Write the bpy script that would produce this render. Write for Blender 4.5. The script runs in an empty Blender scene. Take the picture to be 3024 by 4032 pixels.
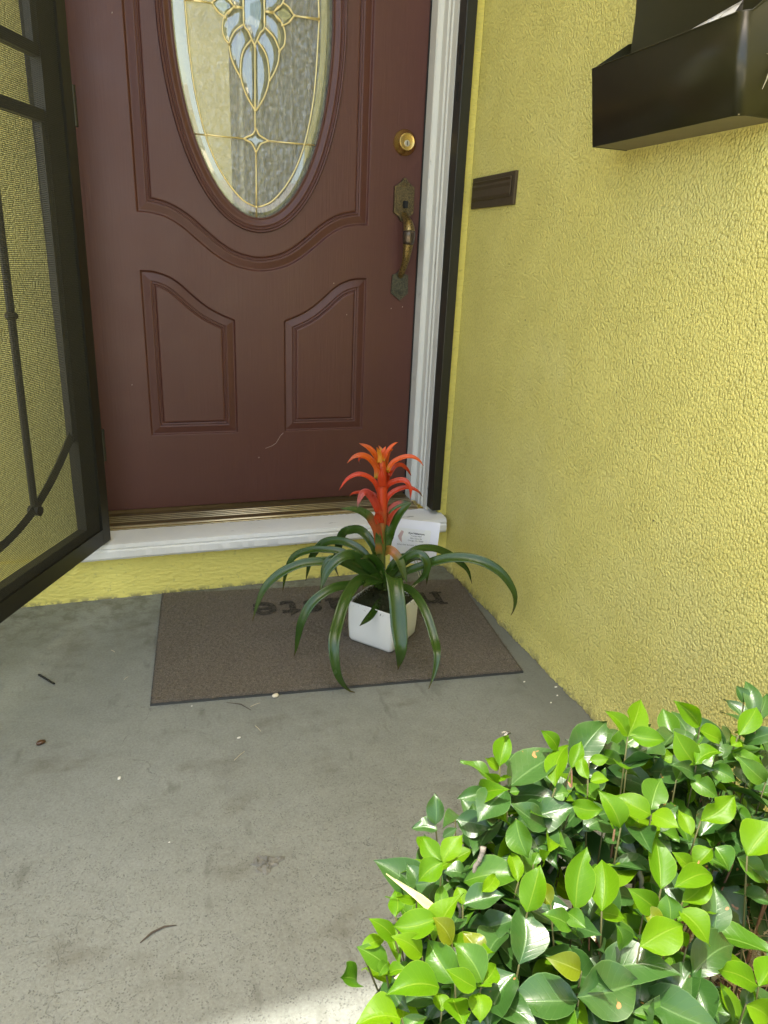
import bpy, bmesh, math, random
import numpy as np
from mathutils import Vector, Matrix, Euler

# ------------------------------------------------------------------ camera, world, sun, exposure
scene = bpy.context.scene
C = scene.collection
CAM_R = Vector((0.94809729, -0.31514864, 0.04234232)); CAM_U = Vector((0.06857294, 0.33266474, 0.94054873)); CAM_F = Vector((0.31049845, 0.88882816, -0.33700921))
cam_d = bpy.data.cameras.new('camera'); cam = bpy.data.objects.new('camera', cam_d); C.objects.link(cam)
cam_d.sensor_fit = 'VERTICAL'; cam_d.sensor_height = 24.0; cam_d.lens = 16.483; cam_d.clip_start = 0.02; cam_d.clip_end = 500
M3 = Matrix((CAM_R, CAM_U, -CAM_F)).transposed()
cam.matrix_world = Matrix.Translation((-0.31737, -2.03022, 0.70943)) @ M3.to_4x4()
scene.camera = cam
scene.render.resolution_x = 768; scene.render.resolution_y = 1024
SUN = Vector((-0.12, 0.03, 0.99)).normalized()
world = bpy.data.worlds.new('World'); scene.world = world; world.use_nodes = True
wn = world.node_tree; wn.nodes.clear()
sky = wn.nodes.new('ShaderNodeTexSky'); sky.sky_type = 'NISHITA'; sky.sun_disc = False
sky.sun_elevation = math.asin(SUN.z); sky.sun_rotation = math.atan2(SUN.x, SUN.y); sky.air_density = .9; sky.dust_density = 3.5; sky.ozone_density = .4
bg = wn.nodes.new('ShaderNodeBackground'); bg.inputs[1].default_value = 0.15
wo = wn.nodes.new('ShaderNodeOutputWorld'); wt = wn.nodes.new('ShaderNodeMix'); wt.data_type = 'RGBA'; wt.blend_type = 'MULTIPLY'; wt.inputs[0].default_value = 1; wt.inputs[7].default_value = (1.06, 1.0, .86, 1)
wn.links.new(sky.outputs[0], wt.inputs[6]); wn.links.new(wt.outputs[2], bg.inputs[0]); wn.links.new(bg.outputs[0], wo.inputs[0])
sd = bpy.data.lights.new('sun', 'SUN'); sd.energy = 2.0; sd.angle = math.radians(0.8); sd.color = (1, .96, .88)
so = bpy.data.objects.new('sun', sd); C.objects.link(so); so.rotation_euler = SUN.to_track_quat('Z', 'Y').to_euler(); so.location = (0, -3, 6)
scene.view_settings.view_transform = 'Standard'; scene.view_settings.look = 'None'; scene.view_settings.gamma = 1
scene.view_settings.exposure = 2.3
try:
    scene.cycles.max_bounces = 10; scene.cycles.transparent_max_bounces = 24; scene.cycles.diffuse_bounces = 5
    scene.cycles.caustics_reflective = False; scene.cycles.caustics_refractive = False
except Exception: pass

BLEAF=[(((0.2329,-0.5972,0.0042),(0.2704,-0.6225,0.0316),(0.3255,-0.6597,0.0642),(0.3808,-0.6969,0.0699),(0.4263,-0.7276,0.0476),(0.4553,-0.7472,0.005),(0.4604,-0.7506,-0.0332),(0.4551,-0.747,-0.0568)),0.0205),(((0.2321,-0.5705,0.0126),(0.2718,-0.5649,0.0468),(0.3194,-0.5582,0.0483),(0.3644,-0.5519,0.0302),(0.4061,-0.546,0.0002),(0.4376,-0.5416,-0.0317),(0.4544,-0.5392,-0.0726)),0.0163),(((0.2194,-0.5924,0.016),(0.2397,-0.6107,0.0541),(0.2641,-0.6327,0.0684),(0.2781,-0.6453,0.0506),(0.2738,-0.6414,0.015),(0.2501,-0.6202,-0.0198)),0.0171),(((0.2433,-0.5548,-0.0005),(0.2847,-0.5355,0.0153),(0.3234,-0.5175,0.0013),(0.3379,-0.5107,-0.0351),(0.3394,-0.51,-0.0763)),0.0164),(((0.2244,-0.6299,-0.0123),(0.2382,-0.6758,-0.0092),(0.248,-0.7271,-0.0333),(0.2514,-0.7772,-0.0743),(0.2458,-0.8106,-0.0927),(0.2344,-0.828,-0.1282),(0.2205,-0.835,-0.16)),0.0188),(((0.1941,-0.6267,-0.003),(0.1907,-0.6564,0.0306),(0.1855,-0.7021,0.0001),(0.1816,-0.7365,-0.0534),(0.1783,-0.7652,-0.0995),(0.1801,-0.7498,-0.158)),0.0346),(((0.2089,-0.5628,-0.0656),(0.173,-0.6121,-0.0627),(0.1397,-0.6579,-0.0652),(0.0962,-0.7178,-0.052)),0.0152),(((0.172,-0.5939,-0.0108),(0.1205,-0.6359,0.0216),(0.0762,-0.6821,0.0079),(0.0457,-0.7255,-0.0271),(0.0247,-0.7677,-0.0613),(0.0292,-0.787,-0.1204),(0.0529,-0.7818,-0.1658),(0.0701,-0.7829,-0.1768)),0.0236),(((0.1574,-0.594,-0.0042),(0.1096,-0.6126,-0.0012),(0.0544,-0.6313,0.0027),(0.0073,-0.644,-0.0192),(-0.0171,-0.6468,-0.0605),(-0.0251,-0.6432,-0.1004),(-0.0307,-0.6387,-0.142),(-0.0341,-0.6334,-0.1597)),0.0193),(((0.163,-0.5737,0.016),(0.1062,-0.5717,0.0382),(0.0511,-0.5698,0.0443),(-0.0027,-0.5679,0.0425),(-0.0514,-0.5662,0.0226),(-0.0869,-0.565,-0.0104),(-0.1051,-0.5643,-0.0527),(-0.1168,-0.5639,-0.0937)),0.0187),(((0.1592,-0.5852,0.0215),(0.1172,-0.5956,0.0634),(0.0828,-0.6042,0.0665),(0.0519,-0.6119,0.0443),(0.0358,-0.6159,0.0095),(0.0304,-0.6173,-0.0109)),0.022),(((0.1601,-0.5519,0.0168),(0.11,-0.5231,0.042),(0.0685,-0.4991,0.0435),(0.0351,-0.4798,0.0361),(0.0013,-0.4603,0.0133),(-0.016,-0.4503,-0.0306),(-0.0237,-0.4459,-0.0846)),0.0159),(((0.1781,-0.5567,0.012),(0.1541,-0.5365,0.046),(0.1227,-0.5102,0.0607),(0.0913,-0.4838,0.0579),(0.0675,-0.4639,0.0393),(0.0475,-0.4471,-0.0019),(0.0367,-0.438,-0.0657)),0.0188),(((0.188,-0.5558,0.0157),(0.1805,-0.5438,0.0566),(0.1603,-0.5114,0.0865),(0.1405,-0.4798,0.08),(0.1255,-0.4558,0.0618),(0.1175,-0.443,0.0159),(0.1128,-0.4355,-0.0292),(0.1204,-0.4475,-0.0579)),0.02),(((0.1824,-0.5762,-0.01),(0.1425,-0.579,0.0105),(0.0938,-0.5824,0.0416),(0.0609,-0.5847,0.0555),(0.0451,-0.5858,0.0286),(0.0435,-0.5859,-0.0201)),0.0152),(((0.2105,-0.5662,-0.0176),(0.1628,-0.6062,0.0009),(0.1374,-0.6276,0.0037),(0.1252,-0.6378,0.0002)),0.027),(((0.2058,-0.5784,-0.0065),(0.2129,-0.5825,0.0198),(0.2319,-0.5934,0.0476),(0.2552,-0.6069,0.0609)),0.0155),(((0.1907,-0.5803,-0.009),(0.1831,-0.5848,0.0239),(0.1524,-0.6025,0.0591),(0.1242,-0.6188,0.0639)),0.018)]
BRACT=[(((0.1834,-0.5744,0.0793),(0.175,-0.5741,0.1182),(0.1538,-0.5734,0.1505),(0.1237,-0.5723,0.1675),(0.0863,-0.571,0.1727)),0.0192,'gl'),(((0.1968,-0.5735,0.0547),(0.201,-0.5755,0.0992),(0.2194,-0.584,0.1528),(0.2519,-0.5992,0.1883)),0.0307,'g'),(((0.1937,-0.5675,0.0507),(0.2082,-0.5847,0.0636),(0.2234,-0.6029,0.0467),(0.2331,-0.6144,0.0152),(0.2401,-0.6227,-0.0086)),0.0196,'rg'),(((0.1957,-0.5746,0.1271),(0.2084,-0.5757,0.1575),(0.2274,-0.5774,0.1755),(0.2486,-0.5793,0.1818)),0.0209,'gt'),(((0.1907,-0.5725,0.1594),(0.1972,-0.5743,0.19),(0.2134,-0.5786,0.2089),(0.2391,-0.5855,0.2187),(0.2627,-0.5918,0.2117),(0.278,-0.5959,0.1953)),0.0124,'d'),(((0.1892,-0.5674,0.195),(0.1951,-0.5716,0.2194),(0.212,-0.5834,0.2346),(0.2306,-0.5964,0.2383),(0.2414,-0.604,0.2219),(0.2436,-0.6055,0.1949)),0.0136,'r'),(((0.1805,-0.5723,0.2022),(0.1667,-0.5703,0.2307),(0.1456,-0.5674,0.2466),(0.1236,-0.5643,0.2493),(0.1021,-0.5612,0.2365),(0.0855,-0.5589,0.2118)),0.0113,'r'),(((0.1786,-0.5788,0.1591),(0.1649,-0.5812,0.1878),(0.1501,-0.5838,0.2079),(0.1361,-0.5863,0.2129),(0.1263,-0.588,0.1976),(0.1215,-0.5888,0.1764)),0.0163,'p'),(((0.1813,-0.5563,0.1868),(0.1695,-0.5445,0.1956),(0.1515,-0.5265,0.1934),(0.1346,-0.5096,0.1864),(0.1243,-0.4993,0.1716)),0.0081,'d'),(((0.183,-0.5848,0.2227),(0.1766,-0.5885,0.2472),(0.1764,-0.5886,0.2699)),0.0172,'r'),(((0.1946,-0.5602,0.2209),(0.1963,-0.5648,0.2422),(0.2031,-0.5836,0.2614)),0.019,'r'),(((0.1717,-0.574,0.2398),(0.1691,-0.5739,0.266),(0.1537,-0.5734,0.286),(0.1342,-0.5727,0.2963),(0.1152,-0.572,0.293),(0.0997,-0.5715,0.2792)),0.0149,'o'),(((0.1733,-0.5288,0.2695),(0.1645,-0.5136,0.2715),(0.1557,-0.4983,0.2703),(0.1514,-0.4908,0.2617),(0.1538,-0.495,0.2526)),0.0071,'d'),(((0.1946,-0.573,0.2546),(0.2055,-0.577,0.2765),(0.2241,-0.5838,0.2896),(0.2444,-0.5912,0.2934),(0.261,-0.5972,0.2859),(0.2723,-0.6013,0.2727)),0.0113,'o'),(((0.1994,-0.5751,0.2451),(0.2126,-0.5728,0.2651),(0.2285,-0.57,0.2684),(0.2454,-0.567,0.2568),(0.2579,-0.5648,0.238)),0.0098,'r'),(((0.1754,-0.5684,0.2755),(0.1656,-0.5658,0.2946),(0.1515,-0.562,0.3103),(0.1314,-0.5566,0.3196)),0.0134,'o'),(((0.1925,-0.559,0.2572),(0.1933,-0.5607,0.2823),(0.1962,-0.5669,0.3001),(0.2034,-0.5822,0.3102)),0.0185,'oy'),(((0.171,-0.5885,0.2814),(0.1701,-0.589,0.3007),(0.1607,-0.5933,0.3188)),0.0138,'y'),(((0.1817,-0.5782,0.2828),(0.1945,-0.576,0.3073),(0.2079,-0.5736,0.319),(0.2186,-0.5717,0.3229)),0.0087,'o'),(((0.1842,-0.5561,0.2798),(0.1854,-0.5576,0.2981),(0.1796,-0.5507,0.3111)),0.0126,'y'),(((0.1783,-0.5829,0.2875),(0.1794,-0.5825,0.3033),(0.1862,-0.58,0.3159)),0.0108,'oy'),(((0.1805,-0.5863,0.0562),(0.1742,-0.5899,0.0967),(0.167,-0.594,0.1162)),0.0145,'rg'),(((0.1931,-0.563,0.0596),(0.1981,-0.5716,0.098),(0.1993,-0.5737,0.1126)),0.0163,'rg'),(((0.1912,-0.5597,0.1289),(0.193,-0.5628,0.1437),(0.2012,-0.5772,0.1551)),0.0243,'r'),(((0.1812,-0.5818,0.1327),(0.1736,-0.5846,0.153),(0.1665,-0.5872,0.1629)),0.0223,'r'),(((0.1863,-0.5635,0.0533),(0.1883,-0.5652,0.0751),(0.1941,-0.57,0.1029)),0.0197,'rg')]
STEM=[((0.1932,-0.5728,-0.0176),0.0091),((0.1907,-0.572,0.0277),0.0088),((0.1893,-0.5715,0.0634),0.0085),((0.1883,-0.5712,0.1073),0.0072),((0.1878,-0.571,0.1419),0.0106),((0.1864,-0.5706,0.176),0.0114),((0.1854,-0.5703,0.2012),0.0106),((0.1844,-0.5699,0.2262),0.0091),((0.1835,-0.5696,0.2509),0.0091),((0.1818,-0.5691,0.2754),0.0084),((0.1817,-0.5691,0.2948),0.0046)]
CAME=[((-0.1648,1.2696),(-0.1615,1.208),(-0.1574,1.1448),(-0.1491,1.075),(-0.1287,0.9869),(-0.1043,0.9254),(-0.0749,0.8789),(-0.0443,0.8458),(-0.0238,0.8338),(-0.0046,0.8269)),((-0.0007,1.1927),(-0.0034,1.0529),(-0.004,1.0112)),((-0.0028,0.9591),(-0.0042,0.8004)),((-0.1562,0.9867),(-0.0313,0.9864)),((-0.0033,1.0113),(-0.0108,0.998),(-0.0313,0.9864),(-0.0143,0.978),(-0.0028,0.9591)),((-0.1626,1.2686),(-0.1015,1.2705)),((-0.0494,1.2684),(-0.0274,1.2697)),((-0.1015,1.2705),(-0.0881,1.2847)),((-0.1015,1.2705),(-0.0892,1.2547),(-0.0721,1.2456)),((-0.0494,1.2694),(-0.0649,1.2878)),((-0.0494,1.2694),(-0.0689,1.2523),(-0.0784,1.2309),(-0.0763,1.2057),(-0.0636,1.1892)),((-0.0267,1.2373),(-0.0494,1.2192),(-0.0619,1.1971),(-0.0636,1.1892),(-0.06,1.1636),(-0.0487,1.1386),(-0.0386,1.1238)),((-0.0086,1.2074),(-0.0296,1.1802),(-0.037,1.1478),(-0.0358,1.1161),(-0.0229,1.0824),(-0.0034,1.0529)),((-0.0267,1.2954),(-0.0273,1.2385),(-0.0166,1.2232),(-0.0086,1.2074),(-0.0007,1.1927))]
SLEAF=[((-0.0148,-1.5395,0.2503),(0.0037,-1.5183,0.2688),0.0169,'y'),((-0.0103,-1.5337,0.2432),(-0.029,-1.5304,0.2565),0.0103,'y'),((0.1359,-1.5358,0.2521),(0.168,-1.5117,0.2776),0.0221,'y'),((0.1359,-1.5358,0.2521),(0.1139,-1.5206,0.2779),0.0143,'y'),((0.138,-1.5349,0.2526),(0.1693,-1.5531,0.2551),0.0182,'y'),((0.2258,-1.54,0.25),(0.1988,-1.522,0.2765),0.0177,'y'),((0.2284,-1.5357,0.2422),(0.2588,-1.5433,0.2273),0.0157,'y'),((0.2654,-1.5555,0.2422),(0.3058,-1.5356,0.2551),0.0194,'y'),((0.2023,-1.5675,0.2263),(0.1874,-1.5452,0.2556),0.0224,'y'),((0.1945,-1.5727,0.2337),(0.231,-1.5697,0.2439),0.0149,'y'),((0.0633,-1.5211,0.2394),(0.0445,-1.5117,0.261),0.0134,'y'),((0.0376,-1.5606,0.2297),(0.0753,-1.5139,0.2447),0.0185,'y'),((0.0685,-1.5399,0.23),(0.0901,-1.5205,0.2428),0.0132,'y'),((0.0697,-1.566,0.237),(0.078,-1.5426,0.2446),0.0113,'y'),((0.071,-1.5678,0.2361),(0.089,-1.5734,0.2387),0.0103,'y'),((0.092,-1.5362,0.2319),(0.1107,-1.5424,0.2352),0.0103,'y'),((-0.0065,-1.545,0.2275),(0.072,-1.5164,0.2302),0.0305,'m'),((-0.0127,-1.5535,0.2332),(-0.0507,-1.5704,0.2197),0.0264,'m'),((-0.0284,-1.5445,0.2278),(-0.0604,-1.5432,0.2254),0.0121,'m'),((-0.0156,-1.5411,0.2294),(-0.0307,-1.5408,0.2469),0.0122,'y'),((-0.08,-1.5429,0.1985),(-0.0752,-1.5248,0.2201),0.0158,'d'),((-0.0796,-1.5473,0.1964),(-0.1016,-1.5354,0.1954),0.0134,'d'),((-0.077,-1.554,0.193),(-0.0636,-1.558,0.2045),0.0081,'d'),((-0.0944,-1.5902,0.2049),(-0.1029,-1.5651,0.2099),0.0165,'y'),((-0.0967,-1.5973,0.2113),(-0.0728,-1.5855,0.225),0.0158,'y'),((-0.0967,-1.5973,0.2113),(-0.1211,-1.6012,0.2015),0.0184,'y'),((-0.0145,-1.5779,0.221),(-0.0122,-1.6027,0.1967),0.0215,'n'),((0.0854,-1.6041,0.208),(0.074,-1.5806,0.2356),0.02,'y'),((0.1238,-1.5999,0.21),(0.0986,-1.5738,0.2178),0.0209,'y'),((0.1321,-1.5898,0.2051),(0.1629,-1.5633,0.2133),0.0238,'n'),((0.1188,-1.6051,0.2175),(0.1266,-1.6306,0.2241),0.0173,'y'),((0.1724,-1.6142,0.2029),(0.2128,-1.6103,0.2208),0.0211,'y'),((0.1604,-1.618,0.191),(0.1634,-1.5935,0.2005),0.0132,'y'),((0.2791,-1.5897,0.2051),(0.2524,-1.5748,0.2314),0.019,'n'),((0.2238,-1.5659,0.217),(0.2406,-1.5862,0.2121),0.0174,'n'),((0.1943,-1.5706,0.2147),(0.2067,-1.5989,0.2102),0.0182,'n'),((0.2319,-1.6214,0.1893),(0.2278,-1.5974,0.1959),0.0145,'n'),((0.1353,-1.5431,0.2184),(0.1604,-1.5479,0.2342),0.0188,'d'),((0.1936,-1.6547,0.1927),(0.2357,-1.6433,0.2084),0.0306,'y'),((-0.0366,-1.646,0.187),(-0.0165,-1.6268,0.2155),0.0214,'y'),((0.0073,-1.6538,0.1831),(0.0348,-1.6216,0.2158),0.0234,'y'),((0.026,-1.6642,0.1879),(0.0484,-1.6279,0.2036),0.0236,'y'),((-0.013,-1.6455,0.1873),(-0.0176,-1.6271,0.196),0.0152,'Y'),((-0.0305,-1.6187,0.1906),(-0.0241,-1.591,0.1978),0.0125,'y'),((0.0959,-1.6557,0.1821),(0.1196,-1.6137,0.1958),0.0217,'y'),((0.1039,-1.6622,0.1889),(0.1573,-1.6546,0.1828),0.0184,'y'),((0.1107,-1.6684,0.1758),(0.1474,-1.6566,0.1793),0.0179,'y'),((0.0903,-1.6779,0.1711),(0.0951,-1.6632,0.1857),0.0184,'n'),((0.1756,-1.6315,0.1842),(0.151,-1.6351,0.1706),0.015,'y'),((0.1411,-1.6418,0.1791),(0.1269,-1.632,0.1937),0.0122,'y'),((0.1793,-1.6307,0.1846),(0.184,-1.6504,0.1736),0.0175,'n'),((0.1968,-1.6429,0.1786),(0.2165,-1.6658,0.165),0.0183,'n'),((0.0828,-1.6684,0.1758),(0.0588,-1.6582,0.1951),0.019,'y'),((0.0703,-1.6664,0.1768),(0.0831,-1.6806,0.1731),0.0137,'Y'),((0.0459,-1.6931,0.1735),(0.0931,-1.6873,0.1745),0.0262,'y'),((0.0979,-1.6772,0.1814),(0.11,-1.7068,0.17),0.0189,'y'),((0.1371,-1.6855,0.1472),(0.1556,-1.6587,0.1712),0.023,'m'),((0.0993,-1.6925,0.1537),(0.1087,-1.6747,0.1525),0.0109,'y'),((0.0399,-1.681,0.1595),(0.0358,-1.6762,0.1811),0.0124,'n'),((0.0241,-1.6583,0.1808),(0.0531,-1.6623,0.1676),0.0135,'y'),((-0.0011,-1.6532,0.1834),(0.0053,-1.6733,0.1853),0.0142,'n'),((-0.0024,-1.6635,0.1783),(-0.0274,-1.6582,0.1959),0.0153,'n'),((0.0002,-1.658,0.171),(0.0152,-1.6665,0.1553),0.0095,'n'),((-0.0132,-1.6966,0.1717),(-0.0406,-1.6892,0.1886),0.0174,'Y'),((-0.0556,-1.6718,0.1641),(-0.0357,-1.6341,0.1827),0.0285,'g'),((-0.0872,-1.6243,0.1878),(-0.0505,-1.6296,0.1917),0.0181,'m'),((-0.1019,-1.6358,0.1721),(-0.0821,-1.6165,0.17),0.0169,'g'),((-0.071,-1.6249,0.1976),(-0.0485,-1.6088,0.1951),0.0108,'y'),((-0.1185,-1.6395,0.2002),(-0.1558,-1.6348,0.1964),0.0197,'y'),((-0.155,-1.6409,0.1895),(-0.176,-1.6336,0.2118),0.0121,'y'),((-0.1843,-1.6401,0.1899),(-0.1609,-1.6347,0.187),0.0092,'y'),((-0.1639,-1.6504,0.1748),(-0.1879,-1.6394,0.1925),0.0164,'n'),((-0.1366,-1.6549,0.1825),(-0.1606,-1.6476,0.204),0.0156,'y'),((-0.1093,-1.6522,0.1839),(-0.1243,-1.6428,0.2067),0.0155,'Y'),((-0.0873,-1.6659,0.177),(-0.0972,-1.6468,0.1856),0.0158,'Y'),((-0.1164,-1.6767,0.1716),(-0.1286,-1.6449,0.1869),0.0233,'n'),((-0.0973,-1.6856,0.1772),(-0.1113,-1.6596,0.195),0.0219,'n'),((-0.1064,-1.6924,0.1838),(-0.1289,-1.6834,0.2011),0.0138,'y'),((-0.1027,-1.687,0.1765),(-0.0785,-1.6731,0.1749),0.014,'y'),((-0.1321,-1.6811,0.1794),(-0.1747,-1.681,0.1914),0.0216,'y'),((-0.1665,-1.6551,0.1724),(-0.1527,-1.6614,0.1828),0.0079,'y'),((-0.1635,-1.6478,0.1761),(-0.1767,-1.6626,0.1842),0.0084,'n'),((-0.1476,-1.6209,0.1896),(-0.1396,-1.5966,0.1909),0.013,'y'),((-0.1264,-1.6136,0.1932),(-0.147,-1.6182,0.2092),0.0068,'y'),((-0.1106,-1.6284,0.1858),(-0.0973,-1.6016,0.1901),0.011,'n'),((-0.0872,-1.6243,0.1878),(-0.087,-1.6102,0.1938),0.0107,'y'),((-0.1672,-1.6916,0.1742),(-0.2022,-1.6893,0.1829),0.0194,'y'),((-0.163,-1.6556,0.1622),(-0.1573,-1.6828,0.166),0.0128,'m'),((-0.1304,-1.6851,0.1575),(-0.1292,-1.6721,0.1628),0.0117,'y'),((-0.1185,-1.6796,0.1602),(-0.1199,-1.7044,0.1654),0.0182,'y'),((-0.1002,-1.6855,0.1672),(-0.1071,-1.7042,0.1633),0.0165,'y'),((-0.0615,-1.6763,0.1618),(-0.098,-1.7019,0.147),0.0307,'g'),((-0.0165,-1.7031,0.1485),(-0.0745,-1.6888,0.1537),0.0284,'m'),((-0.021,-1.7057,0.1572),(0.0422,-1.7057,0.1508),0.0371,'m'),((-0.0138,-1.6986,0.1407),(-0.0484,-1.7047,0.1282),0.023,'m'),((0.0958,-1.7056,0.1372),(0.1637,-1.6919,0.1368),0.028,'m'),((0.097,-1.7065,0.1367),(0.085,-1.7438,0.1282),0.0246,'m'),((0.1354,-1.7381,0.1509),(0.0889,-1.729,0.1754),0.0175,'y'),((0.1349,-1.7388,0.1506),(0.1715,-1.7236,0.1514),0.0191,'y'),((0.1157,-1.7452,0.1474),(0.1387,-1.7553,0.1319),0.0212,'y'),((0.0209,-1.5781,0.2009),(-0.0139,-1.5639,0.2276),0.0182,'m'),((0.0889,-1.5766,0.1917),(0.0614,-1.5817,0.1942),0.0274,'m'),((-0.0555,-1.536,0.192),(-0.0238,-1.5491,0.1864),0.0226,'d'),((-0.0051,-1.5562,0.1819),(-0.0188,-1.5441,0.1836),0.0148,'d'),((-0.1098,-1.585,0.1675),(-0.1175,-1.5657,0.1841),0.0159,'d'),((-0.1156,-1.5845,0.1777),(-0.0981,-1.5935,0.1877),0.018,'m'),((-0.0617,-1.5808,0.1696),(-0.0818,-1.5746,0.1753),0.014,'d'),((0.0253,-1.5864,0.1868),(-0.0014,-1.589,0.187),0.0148,'m'),((-0.035,-1.5815,0.1792),(-0.0102,-1.5684,0.1756),0.0165,'m'),((0.1014,-1.5878,0.1761),(0.1194,-1.6001,0.1873),0.0174,'g'),((0.1088,-1.6081,0.166),(0.0974,-1.5878,0.1651),0.0156,'m'),((0.1901,-1.5257,0.2272),(0.1566,-1.5335,0.2271),0.0261,'g'),((0.2418,-1.536,0.212),(0.2643,-1.5377,0.226),0.0287,'g'),((0.2703,-1.5749,0.1926),(0.284,-1.5443,0.2),0.0215,'m'),((0.2612,-1.5569,0.2015),(0.2266,-1.5672,0.2078),0.0164,'m'),((-0.0524,-1.6401,0.16),(-0.0824,-1.6616,0.1676),0.02,'m'),((0.3236,-1.504,0.238),(0.3213,-1.4899,0.2532),0.0128,'d'),((0.3237,-1.5213,0.2294),(0.3381,-1.4878,0.2593),0.0172,'d'),((0.3254,-1.5244,0.2278),(0.3682,-1.4945,0.2342),0.0155,'d'),((0.1272,-1.4847,0.2177),(0.1575,-1.4884,0.2177),0.0223,'d'),((0.0277,-1.5353,0.1924),(0.0548,-1.5301,0.1877),0.0204,'d'),((0.0627,-1.5596,0.1702),(0.0704,-1.5626,0.1837),0.0228,'d'),((0.2516,-1.4992,0.2104),(0.2332,-1.5108,0.202),0.0231,'d'),((0.0356,-1.5591,0.2204),(0.0535,-1.5619,0.2215),0.0147,'n'),((0.0517,-1.5709,0.2145),(0.0718,-1.5933,0.2233),0.0171,'y'),((0.0755,-1.5496,0.2152),(0.0745,-1.5766,0.217),0.0177,'n'),((0.1236,-1.544,0.228),(0.1139,-1.5655,0.2365),0.0114,'y'),((0.2571,-1.5565,0.2317),(0.2702,-1.5542,0.2354),0.0118,'y'),((0.1288,-1.5884,0.1858),(0.1385,-1.6037,0.1818),0.0175,'m'),((0.217,-1.6114,0.1743),(0.1957,-1.6262,0.1782),0.0168,'m'),((0.1811,-1.5409,0.2195),(0.1935,-1.5431,0.2218),0.0133,'y'),((0.1841,-1.5637,0.2081),(0.1997,-1.552,0.2113),0.0157,'n'),((-0.0064,-1.5495,0.2253),(0.0037,-1.5508,0.2255),0.0073,'n'),((0.1013,-1.5974,0.2013),(0.1109,-1.5874,0.199),0.0073,'y'),((-0.0105,-1.6092,0.1954),(0.0001,-1.601,0.1996),0.0082,'n'),((0.0005,-1.6103,0.1948),(0.0009,-1.6143,0.2125),0.0082,'y')]
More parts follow.
